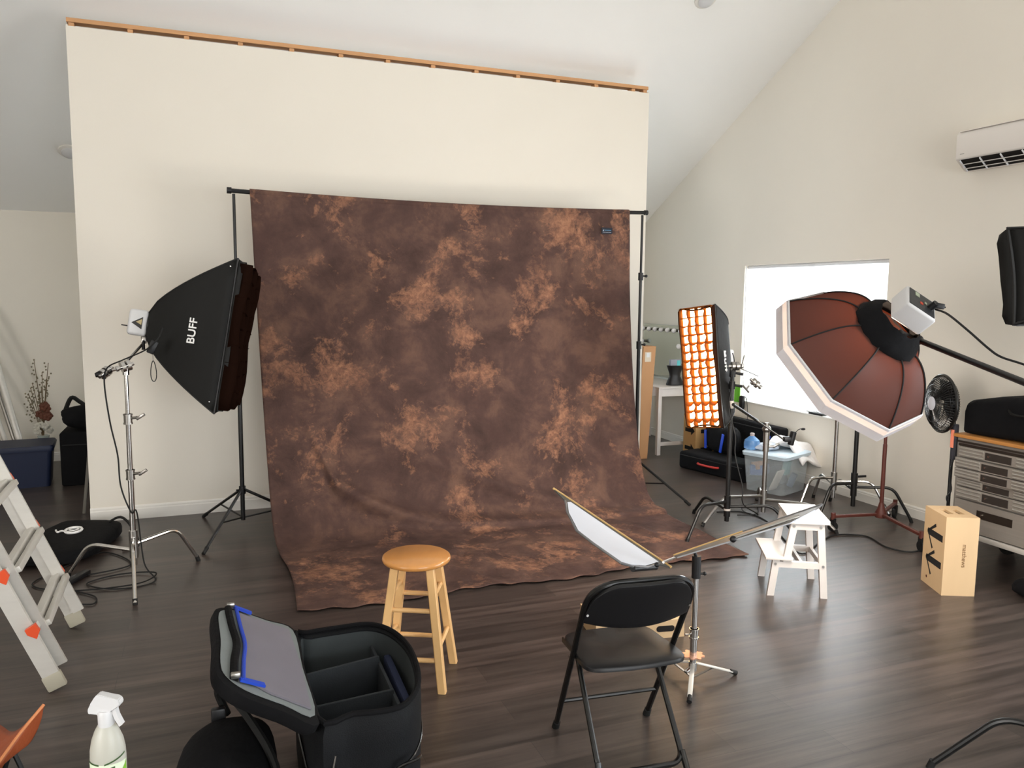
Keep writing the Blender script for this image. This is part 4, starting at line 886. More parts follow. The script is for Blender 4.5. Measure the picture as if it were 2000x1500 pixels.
# power strip fixed on the chest's end
psx, psy = TX+.03, TY1+.022
ps = thing('power_strip', 'orange and grey power strip with black cord hung on the end of the tool chest', 'power strip', (psx, psy, .7))
bm = NB(); box(bm, (psx-.02, psy, .85), (.045, .03, .26), bev=.01); obj('body', bm, mat('dark_strip', '3A3A40', .3), ps)
bm = NB(); box(bm, (psx-.046, psy-.0, .875), (.004, .026, .13), bev=.001); obj('panel', bm, mat('strip_pink', 'E88A70', .3), ps, label='orange-pink front')
bm = NB(); tube(bm, smoothp([(psx-.02, psy, .72), (psx-.035, psy+.01, .62), (psx-.02, psy, .5), (psx-.045, psy+.012, .44), (psx-.02, psy+.0, .36), (psx, psy, .2), (psx+.1, psy+.1, .01)], 6), .006, 6); obj('cord', bm, rubber, ps)
# black duffel on the chest
def duffel():
    zt = TZ1+.0245; P0 = (TX+.27, 3.45)
    th = thing('duffel_bag', 'big soft black equipment bag lying on the wooden top of the tool chest', 'bag', (*P0, zt))
    ys = [TY1-.04, TY1-.05, TY1-.12, TY1-.25, TY1-.4, TY1-.55, TY1-.62, TY1-.7, TY1-.9, TY0+.02]
    hs = [.20, .24, .26, .285, .295, .28, .27, .33, .35, .32]; rings = []
    for y_, h_ in zip(ys, hs):
        rings.append([V((TX+.26+x_*.245, y_, zt+h_*.5+z_*h_*.5+.004*sin(y_*31+x_*5))) for x_, z_ in rrect(2, 2, .35, 5)])
    bm = NB(); loft(bm, rings); obj('body', bm, blackfab, th, smooth=60)
    bm = NB(); tube(bm, smoothp([(TX+.03, TY1-.35, zt+.22), (TX+.0, TY1-.4, zt+.19), (TX-.0, TY1-.5, zt+.19), (TX+.03, TY1-.55, zt+.21)], 5), .010, 6); obj('handle', bm, blackny, th)
    bm = NB(); box(bm, (TX+.25, TY1-.75, zt+.30), (.24, .18, .05), bev=.02); obj('flap', bm, blackfab, th)
duffel()
# desk fan clipped at the chest's end
fc = V((5.06, 4.195, 1.045)); fdv = (V((-.93, .28, 0))).normalized()
fc = D(1839, 788, 5.72); vw = -ray(1838, 788); vw.z = 0; vw.normalize(); lf = V((vw.y, -vw.x, 0)); lf = lf if lf.dot(CR) < 0 else -lf; fax = vw*cos(radians(62))+lf*sin(radians(62))
fn_ = thing('fan', 'round black desk fan with a white hub badge at the end of the tool chest', 'fan', fc)
s_, u_, a_ = frame(fax)
bm = NB(); tube(bm, ring_pts(fc, s_, u_, .205, 40), .011, 8, closed=True)
for k_ in range(60):
    t = 2*pi*k_/60; e = s_*cos(t)+u_*sin(t); tube(bm, [fc+a_*.07+e*.045, fc+a_*.062+e*.11, fc+a_*.04+e*.17, fc+e*.205, fc-a_*.04+e*.17, fc-a_*.062+e*.11, fc-a_*.07+e*.03], .0028, 5)
for rr_, aa in ((.09, .065), (.14, .053), (.18, .033)): tube(bm, ring_pts(fc+a_*aa, s_, u_, rr_, 30), .0025, 5, closed=True)
obj('cage', bm, blackgl, fn_)
for k_ in range(4):
    t = pi/2*k_+.3; bm = NB(); e = s_*cos(t)+u_*sin(t); f_ = s_*-sin(t)+u_*cos(t)
    prism(bm, [fc+e*.03-f_*.02, fc+e*.17-f_*.06, fc+e*.18+f_*.03, fc+e*.10+f_*.07, fc+e*.03+f_*.02], a_*.004); bmesh.ops.rotate(bm, verts=bm.verts, cent=fc, matrix=Matrix.Rotation(radians(18), 3, e)); obj('blade', bm, blackpl, fn_)
bm = NB(); lathe(bm, [(.05, 0), (.05, .012), (.03, .018)], fc+a_*.062, a_); hb_ = obj('hub_badge', bm, mat('badge_silver', 'C9CBD4', .35), fn_, label='pale oval hub badge')
bm = NB(); cyl(bm, fc-a_*.10, fc-a_*.05, .06); cyl(bm, fc-a_*.08, V((fc.x, fc.y, fc.z))-a_*.10+V((0, 0, -.22)), .018); obj('motor', bm, blackpl, fn_)
pe = V((fc.x, fc.y, 0))-V((a_.x, a_.y, 0))*.10
bm = NB(); tube(bm, [pe+V((0, 0, fc.z-.2)), pe+V((0, 0, .03))], .012, 10); obj('pole', bm, blackpl, fn_)
bm = NB(); lathe(bm, [(.0, 0), (.13, 0), (.13, .015), (.03, .035)], pe, n=30); obj('base', bm, blackpl, fn_)

# air conditioner on the right wall
ac = thing('air_conditioner', 'white wall-mounted air conditioner high on the right wall', 'air conditioner', (XR, 4.0, 2.85))
aY1, aY0, aZ0, aZ1 = 4.57, 3.60, 2.845, 3.14
bm = NB(); pf = [(0, aZ0+.01), (0, aZ1), (-.185, aZ1), (-.205, aZ1-.03), (-.205, aZ0+.10), (-.195, aZ0+.075), (-.10, aZ0)]
prism(bm, [(XR+x_, aY0, z_) for x_, z_ in pf], (0, aY1-aY0, 0)); bmesh.ops.bevel(bm, geom=list(bm.edges), offset=.006, segments=2, affect='EDGES'); obj('housing', bm, mat('ac_white', 'DED8D1', .4, var=.01), ac)
a0 = V((XR-.2, 0, aZ0+.078)); a1 = V((XR-.11, 0, aZ0+.004)); nv = V((-.64, 0, -.77))
bm = NB(); prism(bm, [V((a0.x, aY0+.04, a0.z))+nv*.003, V((a0.x, aY1-.035, a0.z))+nv*.003, V((a1.x, aY1-.035, a1.z))+nv*.003, V((a1.x, aY0+.04, a1.z))+nv*.003], nv*.002); obj('outlet', bm, hole_m, ac, smooth=0)
for f in (.35, .72):
    p_ = a0.lerp(a1, f)+nv*.014; bm = NB(); obox(bm, V((p_.x, aY0+.05, p_.z)), V((p_.x, aY1-.045, p_.z)), .018, .004); obj('vane', bm, mat('vane_grey', 'C9C5C0', .4), ac)
for k_ in range(6):
    y_ = aY1-.045-k_*.165; bm = NB(); obox(bm, V((a0.x, y_, a0.z))+nv*.01, V((a1.x, y_, a1.z))+nv*.01, .005, .012); obj('vane', bm, whitepl, ac)
bm = NB(); box(bm, (XR-.2, (aY0+aY1)/2, aZ1-.012), (.014, aY1-aY0-.06, .003)); box(bm, (XR-.2065, aY1-.06, aZ0+.118), (.002, .035, .006)); obj('seam', bm, mat('seam_grey', 'A9A39B', .5), ac, smooth=0)

# ---------------------------------------------------------------- octagonal softbox
oc = V((3.263, 3.298, 1.543)); on = V((.139, -.757, .638)).normalized()   # on points to its back
ou = on.cross(V((0, 0, 1))).normalized(); ov = on.cross(ou); OR = .458; ph0 = -1.001
def octo(r, d): return [oc+on*d+ou*(r*cos(ph0+k*pi/4))+ov*(r*sin(ph0+k*pi/4)) for k in range(8)]
def octod(r, d, sg=0, sub=6):
    P = octo(r, d); out = []
    for k in range(8):
        for j in range(sub):
            q = P[k].lerp(P[(k+1) % 8], j/sub); c_ = oc+on*d; q = c_+(q-c_)*(1-sg*sin(pi*j/sub)); out.append(q)
    return out
ob = thing('octagonal_softbox', 'large brown octagonal softbox glowing orange with white rim, in front of the window', 'softbox', oc)
shellm = fabric_thin('octa_shell', '4A2E27', '5C2A1C', .24, gloss=.025)
RI = .165
def shell_r(t): return OR+(RI-OR)*t, .235*(sin(t*pi/2)**.9)
bm = NB(); loft(bm, [octod(*shell_r(i/12), sg=.05*sin(pi*i/12)) for i in range(13)], caps=False); o = obj('shell', bm, shellm, ob, smooth=30)
for k in range(8):
    bm = NB(); tube(bm, [oc+on*(shell_r(i/12)[1]+.003)+(ou*cos(ph0+k*pi/4)+ov*sin(ph0+k*pi/4))*(shell_r(i/12)[0]+.002) for i in range(13)], .0045, 6); obj('rib', bm, rubber, ob)
lipm = fabric_thin('diffusion_white', 'D2D6E0', 'F4F0EE', .55)
bm = NB(); loft(bm, [octod(OR+.004, .008), octod(OR+.012, -.002), octod(OR+.018, -.085)], caps=False); o = obj('rim', bm, lipm, ob, smooth=30, label='white fabric rim')
bm = NB(); bm.faces.new([bm.verts.new(p) for p in octo(OR+.0, -.03)]); obj('diffuser', bm, lipm, ob, smooth=0, label='white front diffuser')
bm = NB(); tube(bm, octo(OR+.004, .006), .006, 6, closed=True); obj('rim_seam', bm, whitepl, ob)
# black sleeve over the ring and lamp neck
bm = NB(); rr_ = random.Random(5); rings = []
for t, r_, d_ in ((0, RI+.012, .215), (1, RI+.02, .235), (2, RI+.004, .275), (3, .135, .315), (4, .118, .335)):
    rings.append([oc+on*(d_+.008*rr_.uniform(-1, 1))+(ou*cos(k*pi/16)+ov*sin(k*pi/16))*(r_+.006*rr_.uniform(-1, 1)) for k in range(32)])
loft(bm, rings, caps=False); o = obj('sleeve', bm, blackfab, ob, smooth=60); solid(o, .004)
bm = NB(); dz = D(1782, 700, 4.32); tube(bm, smoothp([dz, D(1779, 730, 4.3), D(1776, 755, 4.3), D(1774, 778, 4.3)], 5), .004, 6); tube(bm, smoothp([dz, D(1784, 735, 4.3), D(1779, 762, 4.3)], 5), .003, 6); sphere(bm, D(1775, 772, 4.3), .012, 8, (1, 1, 1.8)); obj('drawstring', bm, rubber, ob)
la = bpy.data.lights.new('octa_modelling_lamp', 'POINT'); la.energy = 13; la.color = (1, .74, .52); la.shadow_soft_size = .05
lo_o = bpy.data.objects.new('octa_modelling_lamp', la); COL.objects.link(lo_o); lo_o.location = oc+on*.12; lo_o.parent = None
la2 = bpy.data.lights.new('octa_output', 'AREA'); la2.shape = 'DISK'; la2.size = .84; la2.energy = 45; la2.color = (1, .90, .80)
lo2 = bpy.data.objects.new('octa_output', la2); COL.objects.link(lo2); lo2.location = oc-on*.092; lo2.rotation_euler = on.to_track_quat('Z', 'Y').to_euler()
# its flash head
oh = oc+on*.40; st2 = thing('studio_strobe', 'white studio flash head with dark control panel behind the octagonal softbox', 'flash head', oh)
hs = CR*46-CU*25; hs = (hs-on*hs.dot(on)).normalized(); hu = on.cross(hs).normalized(); hu = hu if hu.dot(CU) > 0 else -hu; hs = hu.cross(on).normalized()
Mo = Matrix((hs, hu, on)).transposed()
bm = NB(); box(bm, oh+on*.012, (.175, .165, .115), Mo, bev=.012, seg=3); hd = obj('housing', bm, whitepl, st2)
q = oh+on*.071
bm = NB(); box(bm, q, (.150, .132, .004), Mo, bev=.001); pn = obj('control_panel', bm, mat('panel_dark', '26282A', .4, var=.5, scale=40), hd, smooth=0)
bm = NB(); box(bm, q+on*.003+hu*.04-hs*.03, (.025, .03, .003), Mo); box(bm, q+on*.003+hu*.01+hs*.02, (.014, .014, .003), Mo); obj('button', bm, mat('panel_grey', '9AA08A', .5), pn, smooth=0)
bm = NB(); box(bm, q+on*.003-hu*.012-hs*.005, (.016, .016, .004), Mo); obj('button', bm, mat('red_button', 'B8452E', .5), pn, smooth=0)
pg = q+hs*.05
bm = NB(); pq = pg; tq = (pq+on*.03-CP).dot(CF); tube(bm, [pq, pq+on*.04], .017, 10); obox(bm, pq+on*.025, pq+on*.04+hs*.045+hu*.01, .028, .028, bev=.006); pe_ = pq+on*.04+hs*.05+hu*.01; obj('plug', bm, blackpl, st2)
bm = NB(); tube(bm, smoothp([pe_, D(1825, 603, 4.1), D(1850, 613, 4.0), D(1890, 645, 3.9), D(1930, 680, 3.8), D(1955, 697, 3.7), D(2000, 712, 3.6), D(2060, 735, 3.45), D(2120, 800, 3.2), V((3.10, 1.72, .9)), V((3.2, 1.5, .35)), V((3.3, 1.2, .01)), V((3.8, .8, .01))], 8), .0055, 8)
tag(obj('power_cable', bm, rubber), 'black power cable curving from the octagonal softbox flash head toward the right edge', 'cable')
# boom and heavy black stand, base mostly outside the frame
bx_, by_ = 3.03, 1.60
ang0 = math.atan2(2.152-by_, 2.641-bx_)
bo = cstand('boom_stand', 'black boom stand whose long arm carries the octagonal softbox from the right edge', bx_, by_, [ang0, ang0+2.09, ang0-2.09], math.hypot(2.152-by_, 2.641-bx_), black_m, zs=(.26, .22, .18), col=((.08, .95, .0175), (.9, 1.36, .015)), cm=black_m, tips=True)
b0 = D(1793, 664, 4.22); hubp = V((bx_, by_, 1.38)); dirb = (hubp-b0).normalized()
bm = NB(); tube(bm, [b0, hubp+dirb*.45], .0155, 12); obj('boom_arm', bm, black_m, bo)
bm = NB(); tube(bm, [b0, oc+on*.33-hu*.10], .012, 8); sphere(bm, b0, .028, 12); obj('boom_tip', bm, black_m, bo)
bm = NB(); grip(bm, hubp, (1, .3, 0), .04); obj('grip_head', bm, black_m, bo)

# black softbox at the right edge with its own stand outside the frame
c5 = D(2085, 560, 2.95)
sb5, *_ = softbox('softbox', 'black softbox partly cut off by the right edge, above the tool chest', c5-CR*.0+V((0, 0, .02)), (CR*.25-CF*1+V((0, 0, .12))).normalized()*-1, (.06, 0, 1), .52, .36, .30, r0=.07, lip=.05, bul=.6)
st5 = V((3.85, 1.75, 0)); ls5 = thing('light_stand', 'black light stand outside the right edge holding the cut-off softbox', 'light stand', st5)
bm = NB(); cyl(bm, st5+V((0, 0, .08)), st5+V((0, 0, 2.1)), .015); tube(bm, [st5+V((0, 0, 2.08)), c5-(CR*.25-CF)*-.0+V((.12, -.1, .0))], .011, 8); obj('pole', bm, black_m, ls5)
for a_ in (0, 2.09, 4.19):
    bm = NB(); tube(bm, [st5+V((0, 0, .45)), st5+V((.45*cos(a_), .45*sin(a_), .01))], .010, 8); obj('leg', bm, black_m, ls5)

# ---------------------------------------------------------------- nested stands by the window wall
n1 = V((5.13, 5.19, 0))
nA = cstand('light_stand', 'chrome stand nested behind a black one, under the window beside the wall', 5.10, 5.30, [radians(a) for a in (188, -48, 68)], .46, chrome, zs=(.30, .27, .24), col=((.12, 1.25, .0175),), cm=nickel, tips=True)
nB = cstand('light_stand', 'black stand in front of the nested chrome one, with legs beside the right wall', 5.17, 5.14, [radians(a) for a in (190, -50, 70)], .46, black_m, zs=(.28, .25, .22), col=((.08, 1.25, .0185),), cm=black_m, tips=True)
bm = NB(); cyl(bm, (5.17, 5.14, .31), (5.17, 5.14, .37), .028); obox(bm, (5.18, 5.13, .34), (5.26, 5.10, .345), .012, .02, bev=.003); obj('collar', bm, black_m, nB)
# rusty rolling stand
q0 = FL(1720, 1010, .10); rx2, ry2 = q0.x, q0.y
rr2 = thing('rolling_stand', 'reddish-brown metal rolling stand with three casters behind the octagonal softbox', 'light stand', (rx2, ry2, 0))
bm = NB(); cyl(bm, (rx2, ry2, .10), (rx2, ry2, .70), .016); cyl(bm, (rx2, ry2, .70), (rx2, ry2, 1.15), .013); obj('column', bm, rust, rr2)
bm = NB(); lathe(bm, [(.045, .10), (.05, .13), (.03, .17), (.018, .22)], (rx2, ry2, 0), n=12); obj('hub', bm, rust, rr2)
cP = [FL(1624, 1038), FL(1800, 1078), FL(1747, 1010)]
for P in cP:
    d_ = (P-V((rx2, ry2, 0))); e = V((rx2, ry2, 0))+d_*.98
    bm = NB(); obox(bm, (rx2, ry2, .125), (e.x, e.y, .125), .028, .022, bev=.003); cyl(bm, (e.x, e.y, .10), (e.x, e.y, .155), .018); ar = obj('leg', bm, rust, rr2)
    pv = V((-d_.y, d_.x, 0)).normalized(); bm = NB(); cyl(bm, e+pv*.012+V((0, 0, .04)), e-pv*.012+V((0, 0, .04)), .04, n=18); obox(bm, e+V((0, 0, .04)), e+V((0, 0, .11)), .045, .02); obj('caster', bm, rubber, ar)
# floor cables on the right
bm = NB(); tube(bm, smoothp([FL(x_, y_, .008) for x_, y_ in ((1400, 1000), (1450, 1000), (1500, 1020), (1560, 1080), (1600, 1060), (1630, 1045), (1690, 1047), (1730, 1068), (1775, 1078), (1800, 1074))], 8), .006, 6)
tag(obj('power_cable', bm, rubber), 'thin black power cable winding across the floor from the strip softbox stand to the right', 'cable')

# ---------------------------------------------------------------- strip softbox, lit
fcorn = [D(1333, 603, 6.30), D(1393, 600, 6.10), D(1411, 832, 6.10), D(1349, 836, 6.30)]
sc_ = sum(fcorn, V())/4; su_ = ((fcorn[0]-fcorn[3])+(fcorn[1]-fcorn[2])).normalized(); sax = V((-.918, -.393, -.0)); sax = (sax-su_*sax.dot(su_)).normalized()
sW = .29; sH = ((fcorn[0]-fcorn[3]).length+(fcorn[1]-fcorn[2]).length)/2
sb2, s, u, a, rg = softbox('strip_softbox', 'tall narrow black strip softbox glowing orange through its fabric grid', sc_, sax, su_, sW+.02, sH+.02,   .26, r0=.105, r0h=.33, lip=.055, bul=.6, lm=fabric_thin('strip_lip', '3A241A', '6B2C10', .3))
glow = bpy.data.materials.new('lit_diffuser'); glow.use_nodes = True; n = glow.node_tree.nodes; e = n['Principled BSDF']; e.inputs['Base Color'].default_value = (.9, .8, .6, 1); e.inputs['Emission Color'].default_value = (1, .72, .38, 1); e.inputs['Emission Strength'].default_value = 12
bm = NB(); sheet(bm, 4, 12, lambda p, q_: sc_-a*.005+s*((p-.5)*sW)+u*((q_-.5)*sH)); obj('diffuser', bm, glow, sb2, label='glowing diffuser')
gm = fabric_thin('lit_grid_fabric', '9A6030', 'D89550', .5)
bm = NB(); nW, nH = 4, 14; rr_ = random.Random(11)
wob = [[rr_.uniform(-.017, .017) for _ in range(nH+2)] for _ in range(nW+2)]
for i in range(nW+1):
    x_ = -sW/2+sW*i/nW
    sheet(bm, 2, nH*2, lambda p, q_: sc_+a*(.045*p)+s*(x_+(wob[i][int(q_*nH)]*.9 if 0 < i < nW else 0)*sin(q_*nH*pi)*p)+u*((q_-.5)*sH))
for j in range(nH+1):
    y_ = -sH/2+sH*j/nH; dr_ = (.014+.022*(1-j/nH)) if 0 < j < nH else 0
    sheet(bm, 2, nW*8, lambda p, q_: sc_+a*(.045*p)+u*(y_-dr_*abs(sin(q_*nW*pi))*p*(.4+.6*abs(sin(j*1.7)))+wob[2][j]*.5*p)+s*((q_-.5)*sW))
o = obj('fabric_grid', bm, gm, sb2, label='orange-lit fabric grid'); solid(o, .005)
near = 1 if (sc_+s-CP).dot(CR) > (sc_-s-CP).dot(CR) else -1
pp = sc_-a*.12+s*near*(.137)+u*.04; tdir = (a*1.0+s*near*.35).normalized(); 
bm = text_bm('Buff', .11, pp+s*near*.004, -u, tdir if (-u).cross(tdir).dot(s*near) > 0 else -tdir, .002); obj('logo', bm, white_ink, sb2, smooth=0, label='white script lettering')
bkp = sc_-a*.24; st3 = thing('studio_strobe', 'white flash head mostly hidden behind the glowing strip softbox', 'flash head', bkp)
Ms = Matrix((s, u, a)).transposed(); bm = NB(); box(bm, bkp-a*.08+u*.05, (.13, .16, .15), Ms, bev=.015); obj('housing', bm, whitepl, st3)
bm = NB(); cyl(bm, bkp-a*.03-u*.05, bkp-a*.04-u*.14, .016); obj('yoke', bm, nickel, st3)
# black stand under it
kx, ky = 3.985, 5.30
kx, ky = FL(1419, 1020, .07).x, FL(1419, 1020, .07).y
ktop = HT(1432, 718, (kx, ky))
L1p = FL(1340, 1062); an1 = math.atan2(L1p.y-ky, L1p.x-kx)
kb = cstand('light_stand', 'black stand carrying the glowing strip softbox, one foot on the backdrop cloth', kx, ky, [an1, an1+2.2, an1-2.0], .52, black_m, zs=(.24, .20, .17), col=((.08, .85, .0185), (.83, ktop, .0155)), cm=black_m)
bm = NB(); cyl(bm, (kx, ky, HT(1423, 995, (kx, ky))-.008), (kx, ky, HT(1423, 995, (kx, ky))+.008), .0265); obj('ring', bm, whitept, kb, label='white tape ring')
bm = NB(); zl = HT(1430, 790, (kx, ky)); cyl(bm, (kx, ky, zl-.03), (kx, ky, zl+.03), .019); obj('tape', bm, mat('grey_label', 'B9B2AA', .6), kb)
for pxx, pyy in ((1444, 729), (1447, 753)):
    bm = NB(); z_ = HT(pxx, pyy, (kx, ky)); cyl(bm, (kx, ky, z_-.03), (kx, ky, z_+.03), .024); P_ = V((kx, ky, z_))+CR*.02; tube(bm, [P_, P_+CR*.06+V((0, 0, -.01))], [.009, .012], 8); obj('knob', bm, blackpl, kb)
bm = NB(); P_ = D(1436, 715, 6.15); grip(bm, P_, CR, .034); tube(bm, [V((kx, ky, ktop-.05)), P_], .012, 8); obj('grip_head', bm, nickel, kb)
bm = NB(); tube(bm, [P_+CR*.05, D(1452, 706, 6.13)], .008, 8); tube(bm, [D(1455, 694, 6.13), D(1449, 717, 6.13)], .009, 8); obj('grip_head', bm, nickel, kb)
g1p = D(1475, 748, 6.12)
bm = NB(); tube(bm, [P_, g1p+V((.03, 0, .05))], .0045, 6); grip(bm, g1p, (CR+V((0, 0, -.8))), .030); tube(bm, [g1p-CR*.045+V((0, 0, -.02)), g1p-CR*.07+V((0, 0, -.05))], .008, 6); tube(bm, [g1p-CR*.095+V((0, 0, -.02)), g1p-CR*.045+V((0, 0, -.075))], .009, 6); obj('grip_head', bm, nickel, kb, label='grip head dangling from a thin rod')
# silver stand with low boom
sx_, sy_ = FL(1490, 1000, .06).x, FL(1490, 1000, .06).y
Ls = FL(1362, 1030); an2 = math.atan2(Ls.y-sy_, Ls.x-sx_); zt = HT(1493, 850, (sx_, sy_))
sv = cstand('light_stand', 'satin nickel stand with ball head and thin slanted arm, left of the storage tub', sx_, sy_, [an2, an2+2.0, an2-2.2], min(.62, math.hypot(Ls.y-sy_, Ls.x-sx_)), nickel, zs=(.20, .17, .15), col=((.06, zt, .019),), cm=nickel, collars=(zt-.09,))
bh = V((sx_, sy_, HT(1494, 838, (sx_, sy_))))
bm = NB(); cyl(bm, bh-V((0, 0, .12)), bh-V((0, 0, .02)), .026); sphere(bm, bh, .036, 16); cyl(bm, bh, bh+V((0, 0, .055)), .018); obj('ball_head', bm, nickel, sv)
e1_, e2_ = D(1432, 790, 6.02), D(1530, 858, 6.10); 
bm = NB(); tube(bm, [e1_, bh.lerp(e1_, .3)+V((0, 0, .012))], .013, 8); obj('arm', bm, black_m, sv); bm = NB(); tube(bm, [bh.lerp(e1_, .35)+V((0, 0, .01)), e2_], .0065, 8); obj('arm', bm, nickel, sv)
bm = NB(); cl_ = D(1545, 855, 6.1); obox(bm, e2_, cl_+V((.0, 0, -.01)), .05, .04, bev=.01); box(bm, cl_+V((.01, 0, -.005)), (.035, .04, .11), Matrix.Rotation(.25, 3, 'Y'), bev=.008); tube(bm, smoothp([cl_, cl_+CR*.05+V((0, 0, .06)), cl_+CR*.08+V((0, 0, .07))], 5), .003, 6); sphere(bm, cl_+CR*.09+V((0, 0, .068)), .013, 8, (1.6, 1, .7)); obj('clamp', bm, blackpl, sv)
# cable down from the strip light
bm = NB(); tube(bm, smoothp([D(1431, 690, 6.2), D(1434, 710, 6.15), D(1428, 760, 6.05), D(1424, 800, 6.0), D(1436, 850, 6.0), D(1436, 890, 6.0), D(1450, 950, 5.98), D(1452, 985, 5.98), FL(1480, 1004, .01), FL(1455, 1000, .01), FL(1450, 990, .01), FL(1475, 985, .01), FL(1478, 1003, .01), FL(1440, 1006, .012)], 7), .0045, 6)
tag(obj('power_cable', bm, rubber), 'black power cable falling along the strip softbox stand to a small tangle on the floor', 'cable')

# ---------------------------------------------------------------- storage tub corner
T1, T2, T3 = FL(1467, 957), FL(1530, 972), FL(1588, 953)
tv = (T3-T2).normalized(); tn = V((-tv.y, tv.x, 0)); tang = math.atan2(tv.y, tv.x)
Lt, Wt, Ht = .44, .62, .40
Lt = min(.50, (T3-T2).length); Wt = max(.45, min(.60, (T1-T2).length))
tubth = thing('storage_tub', 'clear plastic storage tub with pale blue lid, stuffed with mixed things, by the right wall', 'storage box', T2, tang)
def tring(f, z_, n=4, o=0): 
    return [V((Lt/2+x_*f, Wt/2+y_*f, z_)) for x_, y_ in rrect(Lt+o, Wt+o, .05, n)]
clearp = mat('clear_plastic', 'DDE6EA', .2, trans=.0, alpha=.22, var=.02)
bm = NB(); loft(bm, [tring(.88, .0), tring(.93, .15), tring(1.0, .355)], caps=False); bm.faces.new([bm.verts.new(p) for p in tring(.88, .002)]); o = obj('body', bm, clearp, tubth, local=True); solid(o, .003)
bm = NB(); loft(bm, [tring(1.0, .345, o=.02), tring(1.0, .375, o=.03), tring(.97, .385, o=.02)]); obj('lid', bm, mat('lid_pale_blue', 'C3D3DE', .4), tubth, local=True)
for k_, (x_, y_, z_, sx_2, sy_2, sz_2, hx_, lab) in enumerate(((.10, .13, .13, .14, .02, .22, 'CFC9C0', 'white paper sheet'), (.13, .40, .20, .16, .16, .10, '4F6AA0', 'folded blue cloth'), (.30, .25, .12, .12, .20, .18, '2E3438', 'dark grey cloth'), (.22, .10, .24, .10, .05, .14, '5E8F92', 'teal pouch'), (.34, .10, .10, .07, .06, .14, '6A7890', 'grey-blue packet'), (.10, .50, .24, .10, .10, .08, 'B58B6F', 'tan box'))):
    if x_ > Lt-.08: x_ = Lt-.10
    if y_ > Wt-.1: y_ = Wt-.12
    bm = NB(); box(bm, (x_, y_, z_), (sx_2, sy_2, sz_2), Matrix.Rotation(.4*sin(k_*2.1), 3, 'Z') @ Matrix.Rotation(.4*cos(k_*1.7), 3, 'X'), bev=.012); obj('contents', bm, mat('contents%d' % k_, hx_, .7, var=.2), tubth, local=True, label=lab)
bm = NB(); box(bm, (Lt*.70, -.004, .30), (.045, .002, .05)); stk = obj('sticker', bm, whitepl, tubth, local=True, smooth=0); bm = NB(); box(bm, (Lt*.70, -.0055, .298), (.034, .001, .034)); obj('print', bm, mat('sticker_blue', '2C7FB8', .5), stk, local=True, smooth=0)
def tw(x_, y_, z_): return T2+tv*x_+tn*y_+V((0, 0, z_))
jg = tw(.12, .42, .386); wj = thing('water_bottle', 'squat translucent blue water jug on the lid of the storage tub', 'bottle', jg)
bluet = mat('blue_translucent', '6FA5DE', .15, trans=.3, alpha=.75, var=.1)
bm = NB(); lathe(bm, [(.06, 0), (.075, .01), (.078, .06), (.07, .09), (.04, .115), (.02, .13)], jg, n=24); obj('body', bm, bluet, wj); bm = NB(); lathe(bm, [(.02, .128), (.022, .155), (.015, .16)], jg, n=16); obj('cap', bm, mat('cap_grey', 'B7A9A5', .5), wj)
cw = tw(.33, .30, .386); 
bm = NB(); lump(bm, cw+V((.0, .0, .0)), .13, .10, .035, tang, seed=21, p=2.2, wob=.10); o = obj('plastic_bag', bm, mat('crinkled_bag', 'C2CBD8', .25, alpha=.85, bump=.8, bscale=20)); o.location = (-.13*tv.x, -.13*tv.y, 0); tag(o, 'crumpled clear plastic bag beside the blue water jug on the tub lid', 'plastic bag')
def drape(u_, v_):
    x_ = -.02+.34*u_; y_ = .05+.30*v_; over = max(0, x_-.19)
    z_ = .40+.035*sin(u_*5+v_*3)+.03*sin(v_*9)*(1-u_)+.02*cos(u_*11)
    if over > 0: z_ -= over*.75*(.6+.4*v_)
    return tw(.20+x_*1.0, .02+y_, z_)
def drape2(u_, v_):
    x_ = .36*u_; z_ = .43+.03*sin(u_*6+v_*4)+.012*sin(v_*17+u_*9); drop = max(0, .35-v_)
    z_ -= drop*.5+max(0, u_-.62)*.18
    return tw(Lt-.24+x_*1.15, -.04+.42*v_, z_+.015)
bm = NB(); sheet(bm, 24, 24, drape2); o = obj('white_cloth', bm, mat('white_cotton', 'EEEBEA', .8, bump=.3, bscale=12), smooth=60); solid(o, .02); tag(o, 'rumpled white cloth hanging over the corner of the storage tub lid', 'cloth')

# ---------------------------------------------------------------- black cases, backpack and arrow box
lb2 = thing('equipment_case', 'long low black soft case with a red handle on the floor before the desk', 'case', (5.0, 6.8, 0))
pa, pb = V((4.80, 7.28, 0)), V((5.00, 6.40, 0)); dv = (pb-pa).normalized(); sv_ = V((-dv.y, dv.x, 0)); sv_ = sv_ if sv_.x > 0 else -sv_
cc_ = (pa+pb)/2+sv_*.155; Mb = Matrix((dv, sv_, V((0, 0, 1)))).transposed()
bm = NB(); box(bm, cc_+V((0, 0, .095)), ((pb-pa).length, .31, .19), Mb, bev=.035, seg=4); obj('body', bm, blackfab, lb2)
bm = NB(); tube(bm, [cc_+V((0, 0, .15))+dv*x_-sv_*.157+sv_*-.0 for x_ in (-.42, 0, .42)], .005, 6); obj('zipper', bm, rubber, lb2)
bm = NB(); hc_ = (pa+pb)/2-dv*.02+V((0, 0, .10)); tube(bm, smoothp([hc_-dv*.14-sv_*.0, hc_-dv*.11-sv_*.035, hc_-sv_*.045, hc_+dv*.11-sv_*.035, hc_+dv*.14], 5), .012, 8); obj('handle', bm, mat('red_grip', 'A82A22', .6), lb2, label='red handle')
bm = NB(); sphere(bm, pa+V((0, 0, .16))+sv_*.06, .012, 8); obj('zip_pull', bm, nickel, lb2)
bg2 = thing('equipment_case', 'big upright black case leaning against the right wall under the window', 'case', (5.45, 6.9, 0))
